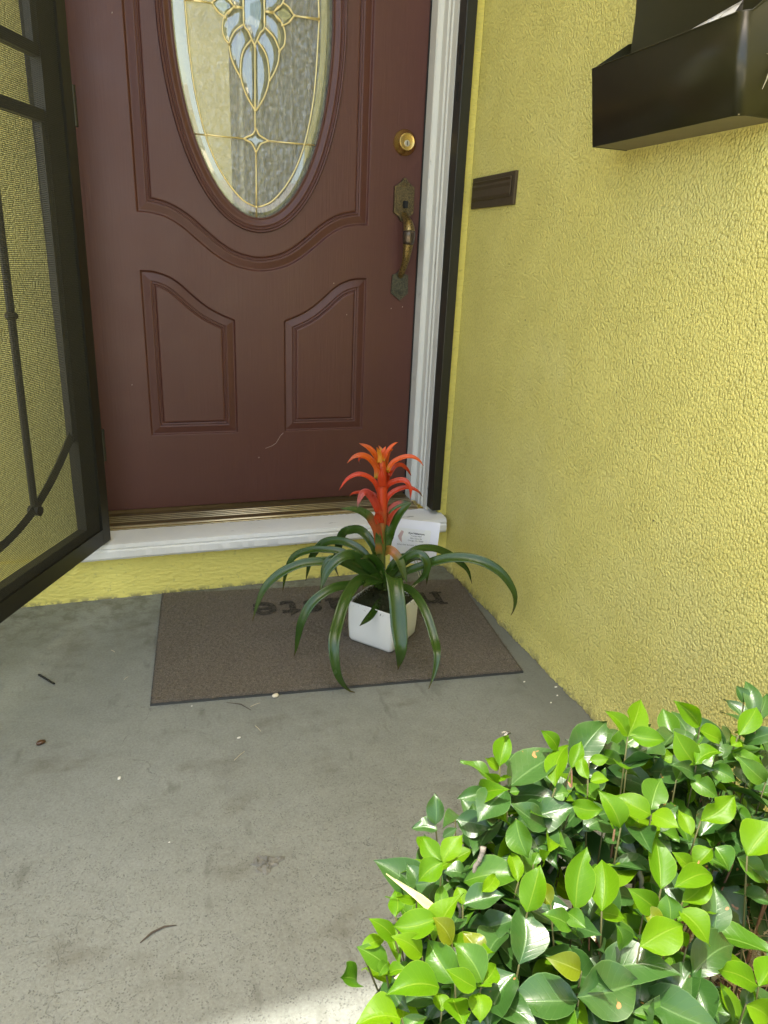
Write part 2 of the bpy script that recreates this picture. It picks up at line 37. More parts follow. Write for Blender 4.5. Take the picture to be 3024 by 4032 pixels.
SFILL=[(-0.072,-1.57,0.105),(0.142,-1.749,0.066),(-0.027,-1.655,0.143),(-0.026,-1.669,0.105),(-0.075,-1.688,0.016),(-0.058,-1.683,0.019),(-0.117,-1.676,0.082),(0.188,-1.514,0.103),(0.004,-1.516,0.132),(0.091,-1.719,0.08),(-0.016,-1.552,0.144),(-0.021,-1.665,0.027),(0.066,-1.588,0.146),(0.15,-1.531,0.174),(0.091,-1.673,0.083),(-0.007,-1.585,0.068),(-0.101,-1.729,0.091),(-0.068,-1.536,0.092),(-0.117,-1.671,0.119),(0.258,-1.482,0.179),(0.42,-1.59,0.16),(-0.154,-1.694,0.073),(-0.099,-1.657,0.111),(-0.04,-1.601,0.17),(0.018,-1.521,0.13),(-0.022,-1.637,0.122),(0.016,-1.666,0.027),(0.086,-1.634,0.138),(0.024,-1.749,0.08),(-0.115,-1.584,0.098),(0.081,-1.542,0.169),(0.035,-1.673,0.084),(-0.008,-1.556,0.192),(-0.07,-1.717,0.061),(0.381,-1.585,0.177),(-0.121,-1.616,0.112),(0.042,-1.653,0.129),(0.281,-1.586,0.147),(0.165,-1.775,0.082),(0.29,-1.574,0.103),(0.114,-1.543,0.088),(0.05,-1.697,0.121),(0.23,-1.618,0.161),(0.094,-1.636,0.122),(-0.106,-1.696,0.122),(0.33,-1.438,0.141),(0.01,-1.634,0.153),(-0.094,-1.656,0.142),(0.27,-1.54,0.17),(0.109,-1.485,0.147),(-0.054,-1.576,0.072),(0.114,-1.752,0.079),(0.167,-1.648,0.116),(0.314,-1.494,0.113),(0.241,-1.561,0.11),(0.132,-1.571,0.185),(0.143,-1.564,0.158),(0.141,-1.528,0.191),(0.09,-1.609,0.116),(0.291,-1.52,0.195),(0.162,-1.493,0.113),(0.006,-1.689,0.046),(0.033,-1.702,0.009),(0.018,-1.701,0.039),(0.361,-1.616,0.112),(-0.043,-1.717,0.097),(0.167,-1.523,0.193),(-0.023,-1.689,0.015),(0.419,-1.515,0.103),(-0.018,-1.609,0.15),(0.261,-1.561,0.175),(-0.041,-1.731,0.074),(0.236,-1.554,0.163),(-0.04,-1.631,0.044),(0.006,-1.703,0.104),(0.121,-1.723,-0.002),(0.041,-1.731,0.025),(0.069,-1.711,0.004),(-0.011,-1.744,0.098),(0.039,-1.583,0.178),(0.478,-1.543,0.089),(0.207,-1.759,0.091),(0.047,-1.716,0.032),(0.174,-1.561,0.08),(-0.105,-1.591,0.144),(0.274,-1.62,0.145),(0.154,-1.507,0.106),(-0.09,-1.719,0.095),(0.162,-1.582,0.069),(0.11,-1.725,-0.002),(-0.137,-1.645,0.068),(0.188,-1.604,0.168),(-0.03,-1.683,0.049),(0.075,-1.48,0.15),(0.211,-1.761,0.089),(0.081,-1.566,0.077),(0.036,-1.725,0.027),(0.201,-1.722,0.094),(0.013,-1.713,0.064),(0.096,-1.546,0.182),(-0.037,-1.624,0.143),(-0.009,-1.659,0.03),(0.204,-1.733,0.023),(0.084,-1.596,0.157),(0.099,-1.754,0.078),(0.192,-1.532,0.154),(0.229,-1.599,0.091),(-0.044,-1.741,0.099),(0.103,-1.699,0.011),(-0.046,-1.743,0.099),(-0.077,-1.677,0.131),(0.376,-1.624,0.128),(0.146,-1.702,0.009),(0.397,-1.569,0.105),(-0.002,-1.702,0.009),(0.106,-1.469,0.125),(0.186,-1.496,0.112),(0.144,-1.747,0.097),(0.45,-1.526,0.097),(0.118,-1.475,0.123),(0.212,-1.728,-0.004),(0.076,-1.528,0.156),(0.022,-1.73,0.075),(0.339,-1.615,0.113),(0.075,-1.672,0.119),(0.049,-1.592,0.174),(0.106,-1.721,0.11),(-0.117,-1.617,0.161),(-0.037,-1.664,0.028),(-0.012,-1.683,0.019),(0.061,-1.728,0.106),(-0.013,-1.661,0.06),(0.121,-1.739,0.086),(0.128,-1.735,0.022),(0.042,-1.762,0.089),(-0.044,-1.701,0.105),(-0.054,-1.555,0.143),(0.153,-1.794,0.073),(-0.096,-1.702,0.069),(0.19,-1.563,0.079),(-0.033,-1.667,0.086),(0.211,-1.612,0.164),(0.178,-1.752,-0.016),(-0.123,-1.658,0.031),(0.143,-1.703,0.038),(0.468,-1.527,0.157),(-0.088,-1.663,0.139),(-0.133,-1.685,0.048),(0.01,-1.722,0.029),(0.164,-1.758,0.076),(0.052,-1.726,0.027),(-0.119,-1.689,0.125),(0.133,-1.496,0.192),(0.072,-1.715,0.062),(0.175,-1.473,0.183),(0.244,-1.637,0.071),(-0.017,-1.704,0.068),(-0.124,-1.657,0.092),(0.368,-1.532,0.174),(-0.061,-1.581,0.149),(-0.046,-1.72,0.095),(0.177,-1.756,0.012),(0.038,-1.634,0.153),(0.442,-1.535,0.187),(0.338,-1.542,0.184),(0.042,-1.714,0.003),(0.123,-1.591,0.174),(0.169,-1.611,0.134),(0.095,-1.629,0.141),(-0.088,-1.662,0.139),(-0.068,-1.693,0.108),(0.005,-1.553,0.083),(-0.138,-1.669,0.055),(0.073,-1.666,0.057),(0.379,-1.636,0.137),(0.124,-1.652,0.034),(0.029,-1.663,0.058),(0.015,-1.588,0.096),(0.256,-1.434,0.143),(-0.145,-1.705,0.087),(-0.061,-1.653,0.034),(-0.022,-1.725,0.092),(0.148,-1.621,0.05),(0.453,-1.489,0.145),(0.06,-1.57,0.105),(0.237,-1.511,0.104),(0.242,-1.541,0.2),(0.261,-1.57,0.105),(0.204,-1.74,0.1),(0.226,-1.572,0.134),(0.261,-1.587,0.146),(-0.074,-1.702,0.089),(0.025,-1.72,0.06),(0.435,-1.546,0.117),(-0.028,-1.579,0.1),(0.384,-1.604,0.153),(-0.014,-1.537,0.122),(-0.037,-1.602,0.059),(0.24,-1.548,0.196),(-0.124,-1.601,0.09),(-0.102,-1.645,0.068),(0.023,-1.617,0.052),(0.324,-1.619,0.131),(0.004,-1.533,0.204),(0.171,-1.738,0.021),(-0.002,-1.745,0.097),(0.118,-1.512,0.199),(-0.012,-1.717,0.111),(-0.08,-1.615,0.148),(-0.102,-1.622,0.109),(0.171,-1.589,0.066),(0.307,-1.495,0.142),(0.256,-1.555,0.193),(0.005,-1.599,0.06),(-0.064,-1.711,0.099),(0.119,-1.574,0.153),(-0.107,-1.594,0.063),(-0.134,-1.698,0.071),(0.096,-1.734,0.103),(-0.105,-1.613,0.164),(0.102,-1.621,0.11),(0.121,-1.519,0.195),(0.055,-1.666,0.087),(-0.015,-1.664,0.123),(0.368,-1.597,0.157),(0.093,-1.679,0.05),(-0.012,-1.648,0.131),(-0.001,-1.634,0.103),(0.14,-1.73,0.025),(0.323,-1.577,0.182),(0.098,-1.542,0.184),(0.003,-1.691,0.075),(0.274,-1.663,0.028),(0.404,-1.534,0.093),(0.159,-1.789,0.061),(0.105,-1.518,0.101),(-0.033,-1.701,0.12),(0.361,-1.583,0.178),(-0.051,-1.623,0.143),(0.145,-1.708,0.006),(-0.047,-1.572,0.134),(0.186,-1.742,0.019),(-0.062,-1.582,0.069),(0.104,-1.723,0.094),(0.134,-1.778,0.066),(-0.068,-1.569,0.075),(0.085,-1.519,0.211),(-0.079,-1.701,0.119),(0.26,-1.459,0.13),(0.031,-1.513,0.183),(0.195,-1.738,0.071),(0.111,-1.693,0.043),(0.269,-1.709,0.006),(0.284,-1.462,0.159),(0.351,-1.587,0.146),(0.217,-1.573,0.153),(0.202,-1.704,0.118),(-0.071,-1.732,0.104),(0.241,-1.772,0.054),(0.345,-1.608,0.116),(-0.019,-1.604,0.088),(0.107,-1.764,0.088),(0.353,-1.618,0.131),(-0.067,-1.665,0.138),(0.063,-1.733,0.088),(-0.041,-1.713,0.033),(-0.088,-1.708,0.086),(0.218,-1.774,0.033),(-0.138,-1.724,0.108),(-0.124,-1.674,0.053),(-0.046,-1.528,0.096),(-0.131,-1.624,0.158),(-0.032,-1.652,0.129),(-0.117,-1.702,0.089),(0.308,-1.567,0.137),(0.371,-1.485,0.118),(-0.001,-1.556,0.192),(0.131,-1.68,0.02),(0.044,-1.739,0.07),(0.268,-1.597,0.156),(0.277,-1.594,0.123),(-0.106,-1.645,0.097),(0.201,-1.726,0.057),(0.228,-1.724,-0.002),(0.265,-1.508,0.166),(0.101,-1.527,0.206),(0.334,-1.634,0.138),(0.163,-1.578,0.131),(0.024,-1.557,0.177),(0.192,-1.74,0.07),(0.039,-1.651,0.064),(0.003,-1.539,0.185),(0.25,-1.576,0.167),(-0.105,-1.576,0.072),(0.103,-1.682,0.019),(0.015,-1.582,0.099),(0.147,-1.604,0.153),(0.025,-1.649,0.13),(0.077,-1.717,0.061),(-0.097,-1.62,0.145),(-0.045,-1.73,0.105),(0.162,-1.608,0.166),(0.236,-1.497,0.206),(0.246,-1.746,0.047),(0.091,-1.541,0.149),(-0.037,-1.724,0.058),(0.124,-1.696,0.072),(-0.003,-1.654,0.128),(0.241,-1.556,0.082),(-0.068,-1.551,0.114),(0.254,-1.533,0.153),(0.181,-1.673,0.024),(0.093,-1.675,0.022),(-0.049,-1.575,0.103),(0.362,-1.558,0.141),(0.099,-1.586,0.067),(0.459,-1.595,0.063),(0.016,-1.681,0.13),(-0.088,-1.565,0.108),(0.226,-1.557,0.192),(0.141,-1.754,0.093),(0.253,-1.66,0.125),(0.257,-1.6,0.12),(0.095,-1.642,0.039),(0.024,-1.541,0.184),(0.105,-1.588,0.066),(-0.035,-1.658,0.061),(-0.033,-1.629,0.155),(-0.082,-1.615,0.133),(0.016,-1.501,0.109),(-0.062,-1.624,0.078),(-0.001,-1.736,0.087),(0.018,-1.542,0.169),(0,-1.53,0.175),(0.097,-1.782,0.079),(0.3,-1.442,0.139),(0.342,-1.524,0.158),(0.382,-1.595,0.143),(-0.078,-1.689,0.016),(0.225,-1.473,0.123),(0.438,-1.538,0.121),(0.34,-1.595,0.122),(0.086,-1.779,0.081),(-0.065,-1.687,0.111),(0.514,-1.533,0.124),(-0.096,-1.7,0.04),(0.102,-1.475,0.123),(0.342,-1.463,0.158),(0.185,-1.611,0.149),(0.19,-1.769,0.056),(-0.103,-1.679,0.081),(-0.004,-1.506,0.137),(0.257,-1.694,0.093),(0.018,-1.659,0.09),(0.278,-1.489,0.175),(0.015,-1.728,0.091),(-0.057,-1.539,0.09),(0.015,-1.707,0.102),(0.101,-1.521,0.179),(0.004,-1.721,0.079),(0.218,-1.583,0.099),(0.298,-1.518,0.181),(0.035,-1.524,0.193),(-0.015,-1.708,0.036),(-0.117,-1.668,0.136),(0.144,-1.75,0.045),(-0.159,-1.709,0.086),(0.371,-1.628,0.106),(-0.055,-1.697,0.092),(0.11,-1.548,0.196),(0.223,-1.626,0.157),(0.112,-1.723,0.093),(0,-1.725,0.057),(0.473,-1.576,0.072),(-0.133,-1.633,0.074),(0.006,-1.56,0.19),(0.205,-1.738,0.021),(0.04,-1.555,0.082),(0.179,-1.593,0.159),(-0.001,-1.736,0.052),(0.234,-1.605,0.137),(-0.006,-1.552,0.114),(0.073,-1.678,0.101),(0.138,-1.745,0.097),(0.135,-1.629,0.046),(0.063,-1.734,0.088),(0.09,-1.599,0.121),(-0.04,-1.654,0.113),(-0.142,-1.68,0.05),(0.18,-1.528,0.191),(0.42,-1.536,0.172),(-0.121,-1.636,0.042),(0.343,-1.499,0.141),(0.124,-1.548,0.086),(0.081,-1.634,0.043),(0.198,-1.55,0.195),(-0.093,-1.673,0.083),(0.145,-1.73,-0.005),(0.167,-1.764,0.073),(0.127,-1.696,0.072),(0.175,-1.482,0.179),(-0.002,-1.698,0.071),(-0.047,-1.577,0.167),(0.355,-1.644,0.148),(0.139,-1.733,0.024),(-0.036,-1.71,0.085),(0.076,-1.552,0.194),(0.118,-1.712,0.064),(0.179,-1.459,0.16),(-0.127,-1.688,0.126),(-0.082,-1.737,0.101),(-0.013,-1.735,0.103),(0.15,-1.544,0.148),(-0.101,-1.693,0.044),(0.094,-1.549,0.18),(0.415,-1.594,0.158),(-0.102,-1.576,0.072),(0.027,-1.676,0.102),(0.426,-1.561,0.14),(0.36,-1.607,0.137),(0.056,-1.684,0.098),(-0.014,-1.665,0.027),(0.26,-1.543,0.148),(0.25,-1.77,0.005),(-0.007,-1.547,0.182),(0.205,-1.787,0.076),(0.198,-1.784,0.063),(0.078,-1.741,0.085),(0.044,-1.639,0.121),(-0.035,-1.585,0.147),(-0.135,-1.65,0.035),(-0.003,-1.721,0.079),(-0.018,-1.651,0.035),(0.023,-1.715,0.033),(0.214,-1.696,0.107),(0.207,-1.798,0.071),(0.129,-1.583,0.179),(0.25,-1.749,0.065),(-0.131,-1.665,0.123),(0.079,-1.665,0.108),(0.222,-1.521,0.194),(-0.039,-1.687,0.076),(0.17,-1.577,0.151),(0.139,-1.695,0.013),(0.11,-1.716,0.032),(0.243,-1.488,0.146),(0.057,-1.741,0.084),(0.064,-1.687,0.111),(0.195,-1.557,0.177),(0.266,-1.542,0.149),(0.065,-1.625,0.142),(0.496,-1.552,0.084),(0.417,-1.445,0.137),(0.003,-1.684,0.113),(0.32,-1.725,-0.003),(0.461,-1.539,0.091),(0.217,-1.606,0.167),(0.383,-1.587,0.176),(0.406,-1.544,0.088),(0.294,-1.622,0.144),(-0.017,-1.741,0.084),(-0.074,-1.687,0.046),(0.132,-1.572,0.184),(0.073,-1.691,0.014),(0.067,-1.523,0.179),(0.155,-1.566,0.172),(0.037,-1.675,0.103),(-0.018,-1.713,0.099),(0.05,-1.713,0.003),(0.039,-1.548,0.116),(-0.112,-1.613,0.083),(0.281,-1.615,0.147),(-0.147,-1.707,0.087),(0.079,-1.533,0.154),(0.325,-1.593,0.143),(0.23,-1.775,0.002),(-0.071,-1.591,0.174),(0.239,-1.756,-0.018),(0.201,-1.52,0.16),(-0.115,-1.697,0.122),(0.196,-1.779,0.08),(0.334,-1.588,0.176),(0.159,-1.598,0.091),(0.214,-1.75,0.065),(0.282,-1.538,0.186),(-0.031,-1.694,0.093),(0.187,-1.705,0.037),(0.017,-1.533,0.093),(0.432,-1.548,0.181),(-0.149,-1.699,0.09),(0.137,-1.472,0.124),(0.059,-1.713,0.063),(-0.089,-1.668,0.056),(0.397,-1.505,0.108),(-0.041,-1.541,0.15),(0.097,-1.731,-0.006),(-0.075,-1.699,0.12),(0.228,-1.52,0.21),(0.187,-1.764,0.073),(0.392,-1.6,0.14),(0.125,-1.697,0.041),(0.023,-1.735,0.053),(-0.046,-1.599,0.171),(0.339,-1.517,0.131),(0.199,-1.63,0.045),(-0.151,-1.709,0.101),(-0.037,-1.722,0.059),(-0.111,-1.639,0.041),(-0.064,-1.66,0.11),(0.068,-1.674,0.133),(0.064,-1.681,0.05),(0.314,-1.555,0.082),(0.203,-1.79,0.045),(-0.085,-1.601,0.139),(0.31,-1.521,0.209),(0.473,-1.54,0.17),(0.105,-1.49,0.175),(0.196,-1.572,0.104),(-0.03,-1.627,0.046),(-0.063,-1.544,0.118),(-0.094,-1.694,0.093),(-0.096,-1.586,0.162),(0.21,-1.54,0.15),(-0.029,-1.566,0.107),(0.087,-1.725,-0.002),(-0.021,-1.543,0.168),(0.176,-1.488,0.116),(0.146,-1.758,0.041),(-0.096,-1.637,0.122),(-0.04,-1.705,0.037),(0.057,-1.64,0.07),(0.112,-1.578,0.101),(0.109,-1.612,0.084),(-0.031,-1.659,0.125),(0.018,-1.684,0.078),(0.183,-1.742,0.069),(-0.137,-1.675,0.118),(-0.041,-1.662,0.089),(0.359,-1.597,0.157),(-0.029,-1.668,0.136),(0.092,-1.651,0.035),(0.281,-1.638,0.151),(0.03,-1.746,0.082),(0.149,-1.542,0.184),(0.094,-1.64,0.04),(0.022,-1.547,0.181),(0.036,-1.744,0.083),(-0.097,-1.7,0.04),(0.335,-1.526,0.097),(0.356,-1.463,0.129),(0.018,-1.641,0.149),(0.109,-1.475,0.123),(-0.001,-1.727,0.091),(0.234,-1.487,0.146),(0.244,-1.771,0.054),(0.298,-1.538,0.091),(0.445,-1.57,0.17),(0.166,-1.544,0.118),(0.007,-1.691,0.124),(0.192,-1.509,0.185),(-0.091,-1.69,0.125),(0.022,-1.736,0.087),(0.01,-1.619,0.146),(0.404,-1.542,0.169),(0.311,-1.512,0.184),(-0.02,-1.666,0.057),(0.085,-1.506,0.187),(0.03,-1.554,0.193),(0.082,-1.749,0.045),(-0.116,-1.667,0.107),(-0.058,-1.734,0.088),(0.435,-1.582,0.149),(-0.015,-1.715,0.112),(0.347,-1.51,0.165),(0.106,-1.637,0.072),(0.232,-1.746,0.017),(-0.141,-1.719,0.11),(0.216,-1.545,0.167),(0.42,-1.538,0.091),(-0.052,-1.592,0.124),(-0.076,-1.672,0.084),(0.052,-1.685,0.097),(0.249,-1.572,0.184),(-0.094,-1.683,0.114),(0.125,-1.572,0.184),(0.203,-1.779,0.08),(0.007,-1.672,0.024),(0.219,-1.483,0.118),(0.166,-1.501,0.139),(-0.087,-1.715,0.062),(-0.055,-1.635,0.137),(0.064,-1.557,0.177),(-0.112,-1.634,0.153),(0.183,-1.728,0.026),(0.396,-1.577,0.102),(-0.126,-1.659,0.11),(0.039,-1.723,0.108),(-0.036,-1.73,0.105),(-0.015,-1.575,0.132),(-0.115,-1.67,0.12),(0.22,-1.732,0.054),(-0.065,-1.695,0.092),(-0.134,-1.64,0.04),(-0.147,-1.711,0.1),(-0.046,-1.56,0.175),(-0.138,-1.701,0.089),(0.101,-1.58,0.18),(-0.093,-1.609,0.135),(0.171,-1.601,0.154),(0.223,-1.748,-0.014),(0.128,-1.725,-0.002),(0.077,-1.708,0.036),(-0.111,-1.69,0.095),(0.272,-1.436,0.142),(0.338,-1.501,0.14),(0.126,-1.758,0.091),(-0.067,-1.712,0.084),(0.283,-1.466,0.127),(0.136,-1.737,0.022),(0.125,-1.577,0.102),(0.172,-1.484,0.148),(0.046,-1.669,0.106),(0.097,-1.657,0.112),(0.14,-1.751,0.015),(0.376,-1.573,0.134),(-0.01,-1.604,0.058),(0.376,-1.598,0.171),(0.351,-1.477,0.151),(-0.074,-1.681,0.1),(0.163,-1.534,0.123),(0.299,-1.443,0.139),(-0.078,-1.592,0.144),(0.182,-1.534,0.203),(-0.085,-1.613,0.134),(0.212,-1.541,0.199),(-0.001,-1.728,0.056),(0.223,-1.582,0.164),(0.384,-1.45,0.135),(-0.035,-1.719,0.111),(0.187,-1.545,0.087),(0.215,-1.757,0.062),(0.351,-1.668,0.086),(0.033,-1.645,0.148),(0.002,-1.545,0.117),(0.191,-1.542,0.169),(0.135,-1.758,0.061),(0.025,-1.718,0.096),(0.161,-1.686,0.127),(0.392,-1.536,0.122),(-0.051,-1.696,0.092),(0.055,-1.771,0.085),(0.18,-1.496,0.192),(0.151,-1.485,0.148),(0.303,-1.589,0.095),(-0.093,-1.604,0.088),(0.047,-1.539,0.17),(0.433,-1.517,0.162),(-0.065,-1.692,0.094),(0.188,-1.793,0.074),(0.06,-1.624,0.158),(0.332,-1.56,0.08),(-0.016,-1.589,0.096),(0.064,-1.691,0.109),(-0.016,-1.67,0.025),(0.03,-1.717,0.096),(0.199,-1.536,0.092),(-0.116,-1.711,0.084),(-0.112,-1.702,0.069),(0.452,-1.493,0.113),(0.215,-1.784,0.028),(-0.088,-1.561,0.08),(-0.047,-1.648,0.096),(0.408,-1.621,0.13),(0.131,-1.609,0.15),(0.192,-1.737,0.022),(0.12,-1.746,0.067),(-0.064,-1.597,0.121),(0.338,-1.626,0.157),(-0.013,-1.511,0.105),(0.182,-1.574,0.168)]
BLEAF=[(list(a),b) for a,b in BLEAF]; BRACT=[(list(a),b,c_) for a,b,c_ in BRACT]; CAME=[list(p) for p in CAME]

R = random.Random(11)

# ------------------------------------------------------------------ helpers
def thing(name, label, cat, loc=(0, 0, 0), group=None):
    o = bpy.data.objects.new(name, None); C.objects.link(o); o.location = loc; o.empty_display_size = .05
    o['label'] = label; o['category'] = cat
    if group: o['group'] = group
    return o
def tag(o, label, cat, group=None):
    o['label'] = label; o['category'] = cat
    if group: o['group'] = group
    return o
def link(name, me, mats, parent=None, smooth=False):
    if not isinstance(mats, (list, tuple)): mats = [mats]
    for m in mats: me.materials.append(m)
    if smooth: me.polygons.foreach_set('use_smooth', [True] * len(me.polygons))
    o = bpy.data.objects.new(name, me); C.objects.link(o)
    if parent is not None:
        o.parent = parent; o.matrix_parent_inverse = Matrix.Translation(-Vector(parent.location))
        if parent.parent is not None: o.matrix_parent_inverse = Matrix.Identity(4)
    return o
class MB:
    def __init__(s): s.v = []; s.f = []; s.mi = []; s.uv = {}
    def add(s, vs, fs, mi=0):
        b = len(s.v); s.v += [tuple(v) for v in vs]
        for f in fs: s.f.append(tuple(b + i for i in f)); s.mi.append(mi)
    def box(s, x0, x1, y0, y1, z0, z1, mi=0):
        s.add([(x0,y0,z0),(x1,y0,z0),(x1,y1,z0),(x0,y1,z0),(x0,y0,z1),(x1,y0,z1),(x1,y1,z1),(x0,y1,z1)],
              [(0,3,2,1),(4,5,6,7),(0,1,5,4),(1,2,6,5),(2,3,7,6),(3,0,4,7)], mi)
    def tube(s, pts, rad, n=8, flat=None, mi=0, cap=True):
        pts = [Vector(p) for p in pts]
        if not isinstance(rad, (list, tuple)): rad = [rad] * len(pts)
        vs = []; prev = None
        for i, p in enumerate(pts):
            t = (pts[min(i+1, len(pts)-1)] - pts[max(i-1, 0)]).normalized()
            if prev is None:
                a = Vector((0,0,1)) if abs(t.z) < .9 else Vector((0,1,0)); u = t.cross(a).normalized()
            else: u = (prev - t * prev.dot(t)).normalized()
            prev = u; w = t.cross(u)
            for k in range(n):
                an = 2*math.pi*k/n; vs.append(p + (u*math.cos(an) + w*math.sin(an)*(flat or 1)) * rad[i])
        fs = []
        for i in range(len(pts)-1):
            for k in range(n): fs.append((i*n+k, i*n+(k+1)%n, (i+1)*n+(k+1)%n, (i+1)*n+k))
        if cap: fs.append(tuple(range(n-1,-1,-1))); fs.append(tuple((len(pts)-1)*n+k for k in range(n)))
        s.add(vs, fs, mi)
    def prism(s, poly, fn, d0, d1, mi=0):
        """poly 2D list (ccw); fn(a,b,d)->xyz"""
        n = len(poly); vs = [fn(a,b,d0) for a,b in poly] + [fn(a,b,d1) for a,b in poly]
        s.add(vs, [tuple(range(n-1,-1,-1)), tuple(range(n,2*n))] + [(i,(i+1)%n,n+(i+1)%n,n+i) for i in range(n)], mi)
    def lathe(s, prof, fn, n=32, mi=0):
        """prof [(r,d)], fn(a,b,d)"""
        vs = []
        for r_, d in prof:
            for k in range(n): an = 2*math.pi*k/n; vs.append(fn(r_*math.cos(an), r_*math.sin(an), d))
        fs = [(i*n+k, i*n+(k+1)%n, (i+1)*n+(k+1)%n, (i+1)*n+k) for i in range(len(prof)-1) for k in range(n)]
        fs.append(tuple((len(prof)-1)*n+k for k in range(n)))
        s.add(vs, fs, mi)
    def build(s, name, mats, parent=None, smooth=False, bevel=0, recalc=True, angle=None):
        me = bpy.data.meshes.new(name); me.from_pydata(s.v, [], s.f); me.update()
        me.polygons.foreach_set('material_index', s.mi)
        if recalc or bevel:
            bm = bmesh.new(); bm.from_mesh(me)
            if recalc: bmesh.ops.recalc_face_normals(bm, faces=bm.faces)
            if bevel: 
                ed = [e for e in bm.edges if len(e.link_faces) == 2 and e.calc_face_angle(0) > .6]
                bmesh.ops.bevel(bm, geom=ed, offset=bevel, segments=2, profile=.6, affect='EDGES', clamp_overlap=True)
            bm.to_mesh(me); bm.free()
        o = link(name, me, mats, parent, smooth or bool(angle))
        if angle:
            try: me.set_sharp_from_angle(angle=angle)
            except Exception: pass
        return o
def catmull(pts, n):
    pts = [np.array(p, float) for p in pts]
    P = [2*pts[0]-pts[1]] + pts + [2*pts[-1]-pts[-2]]
    L = [0]
    for i in range(1, len(pts)): L.append(L[-1] + np.linalg.norm(pts[i]-pts[i-1]))
    out = []
    for k in range(n+1):
        s_ = L[-1]*k/n; i = 0
        while i < len(pts)-2 and L[i+1] < s_: i += 1
        t = (s_-L[i])/max(L[i+1]-L[i], 1e-9); a,b,c_,d = P[i:i+4]
        out.append(.5*((2*b)+(-a+c_)*t+(2*a-5*b+4*c_-d)*t*t+(-a+3*b-3*c_+d)*t**3))
    return out

# ------------------------------------------------------------------ materials
class NT:
    def __init__(s, name):
        s.m = bpy.data.materials.new(name); s.m.use_nodes = True; s.t = s.m.node_tree; s.t.nodes.clear()
        s.out = s.n('ShaderNodeOutputMaterial'); s.tc = s.n('ShaderNodeTexCoord')
        s.obj = s.tc.outputs['Object']
    def n(s, k, **kw):
        x = s.t.nodes.new(k)
        for a, b in kw.items(): setattr(x, a, b)
        return x
    def l(s, a, b): s.t.links.new(a, b)
    def S(s, node, i, v):
        if hasattr(v, 'type') and hasattr(v, 'is_linked'): s.l(v, node.inputs[i])
        else: node.inputs[i].default_value = v
        return node
    def noise(s, scale, detail=4, rough=.55, vec=None, dist=0):
        x = s.n('ShaderNodeTexNoise'); x.inputs['Scale'].default_value = scale; x.inputs['Detail'].default_value = detail
        x.inputs['Roughness'].default_value = rough; x.inputs['Distortion'].default_value = dist
        s.l(vec or s.obj, x.inputs['Vector']); return x.outputs['Fac']
    def vor(s, scale, feat='F1', vec=None, out='Distance', rnd=1):
        x = s.n('ShaderNodeTexVoronoi', feature=feat); x.inputs['Scale'].default_value = scale; x.inputs['Randomness'].default_value = rnd
        s.l(vec or s.obj, x.inputs['Vector']); return x.outputs[out]
    def map(s, scale=(1,1,1), rot=(0,0,0), vec=None):
        x = s.n('ShaderNodeMapping'); x.inputs['Scale'].default_value = scale; x.inputs['Rotation'].default_value = rot
        s.l(vec or s.obj, x.inputs['Vector']); return x.outputs[0]
    def ramp(s, fac, stops):
        x = s.n('ShaderNodeValToRGB'); e = x.color_ramp.elements
        while len(e) < len(stops): e.new(.5)
        for a, (p, c) in zip(e, stops):
            a.position = p; a.color = tuple(c) + (1,) if not isinstance(c, (int, float)) else (c, c, c, 1)
        s.l(fac, x.inputs[0]); return x.outputs[0]
    def mix(s, fac, a, b, mode='MIX'):
        x = s.n('ShaderNodeMix', data_type='RGBA', blend_type=mode)
        for i, v in ((0, fac), (6, a), (7, b)):
            if isinstance(v, (tuple, list)): v = tuple(v) + ((1,) if len(v) == 3 else ())
            s.S(x, i, v)
        return x.outputs[2]
    def math(s, op, a, b=0.0, clamp=False):
        x = s.n('ShaderNodeMath', operation=op, use_clamp=clamp); s.S(x, 0, a); s.S(x, 1, b); return x.outputs[0]
    def bump(s, h, strength=.5, dist=.002, normal=None):
        x = s.n('ShaderNodeBump'); x.inputs['Strength'].default_value = strength; x.inputs['Distance'].default_value = dist
        s.l(h, x.inputs['Height'])
        if normal is not None: s.l(normal, x.inputs['Normal'])
        return x.outputs[0]
    def pbsdf(s, col, rough=.5, metal=0, normal=None, spec=None, coat=None):
        p = s.n('ShaderNodeBsdfPrincipled')
        if isinstance(col, (tuple, list)): col = tuple(col) + (1,)
        s.S(p, 'Base Color', col); s.S(p, 'Roughness', rough); s.S(p, 'Metallic', metal)
        if spec is not None: s.S(p, 'Specular IOR Level', spec)
        if coat is not None: s.S(p, 'Coat Weight', coat); p.inputs['Coat Roughness'].default_value = .15
        if normal is not None: s.l(normal, p.inputs['Normal'])
        return p
    def done(s, sh): s.l(sh.outputs[0] if hasattr(sh, 'outputs') else sh, s.out.inputs[0]); return s.m

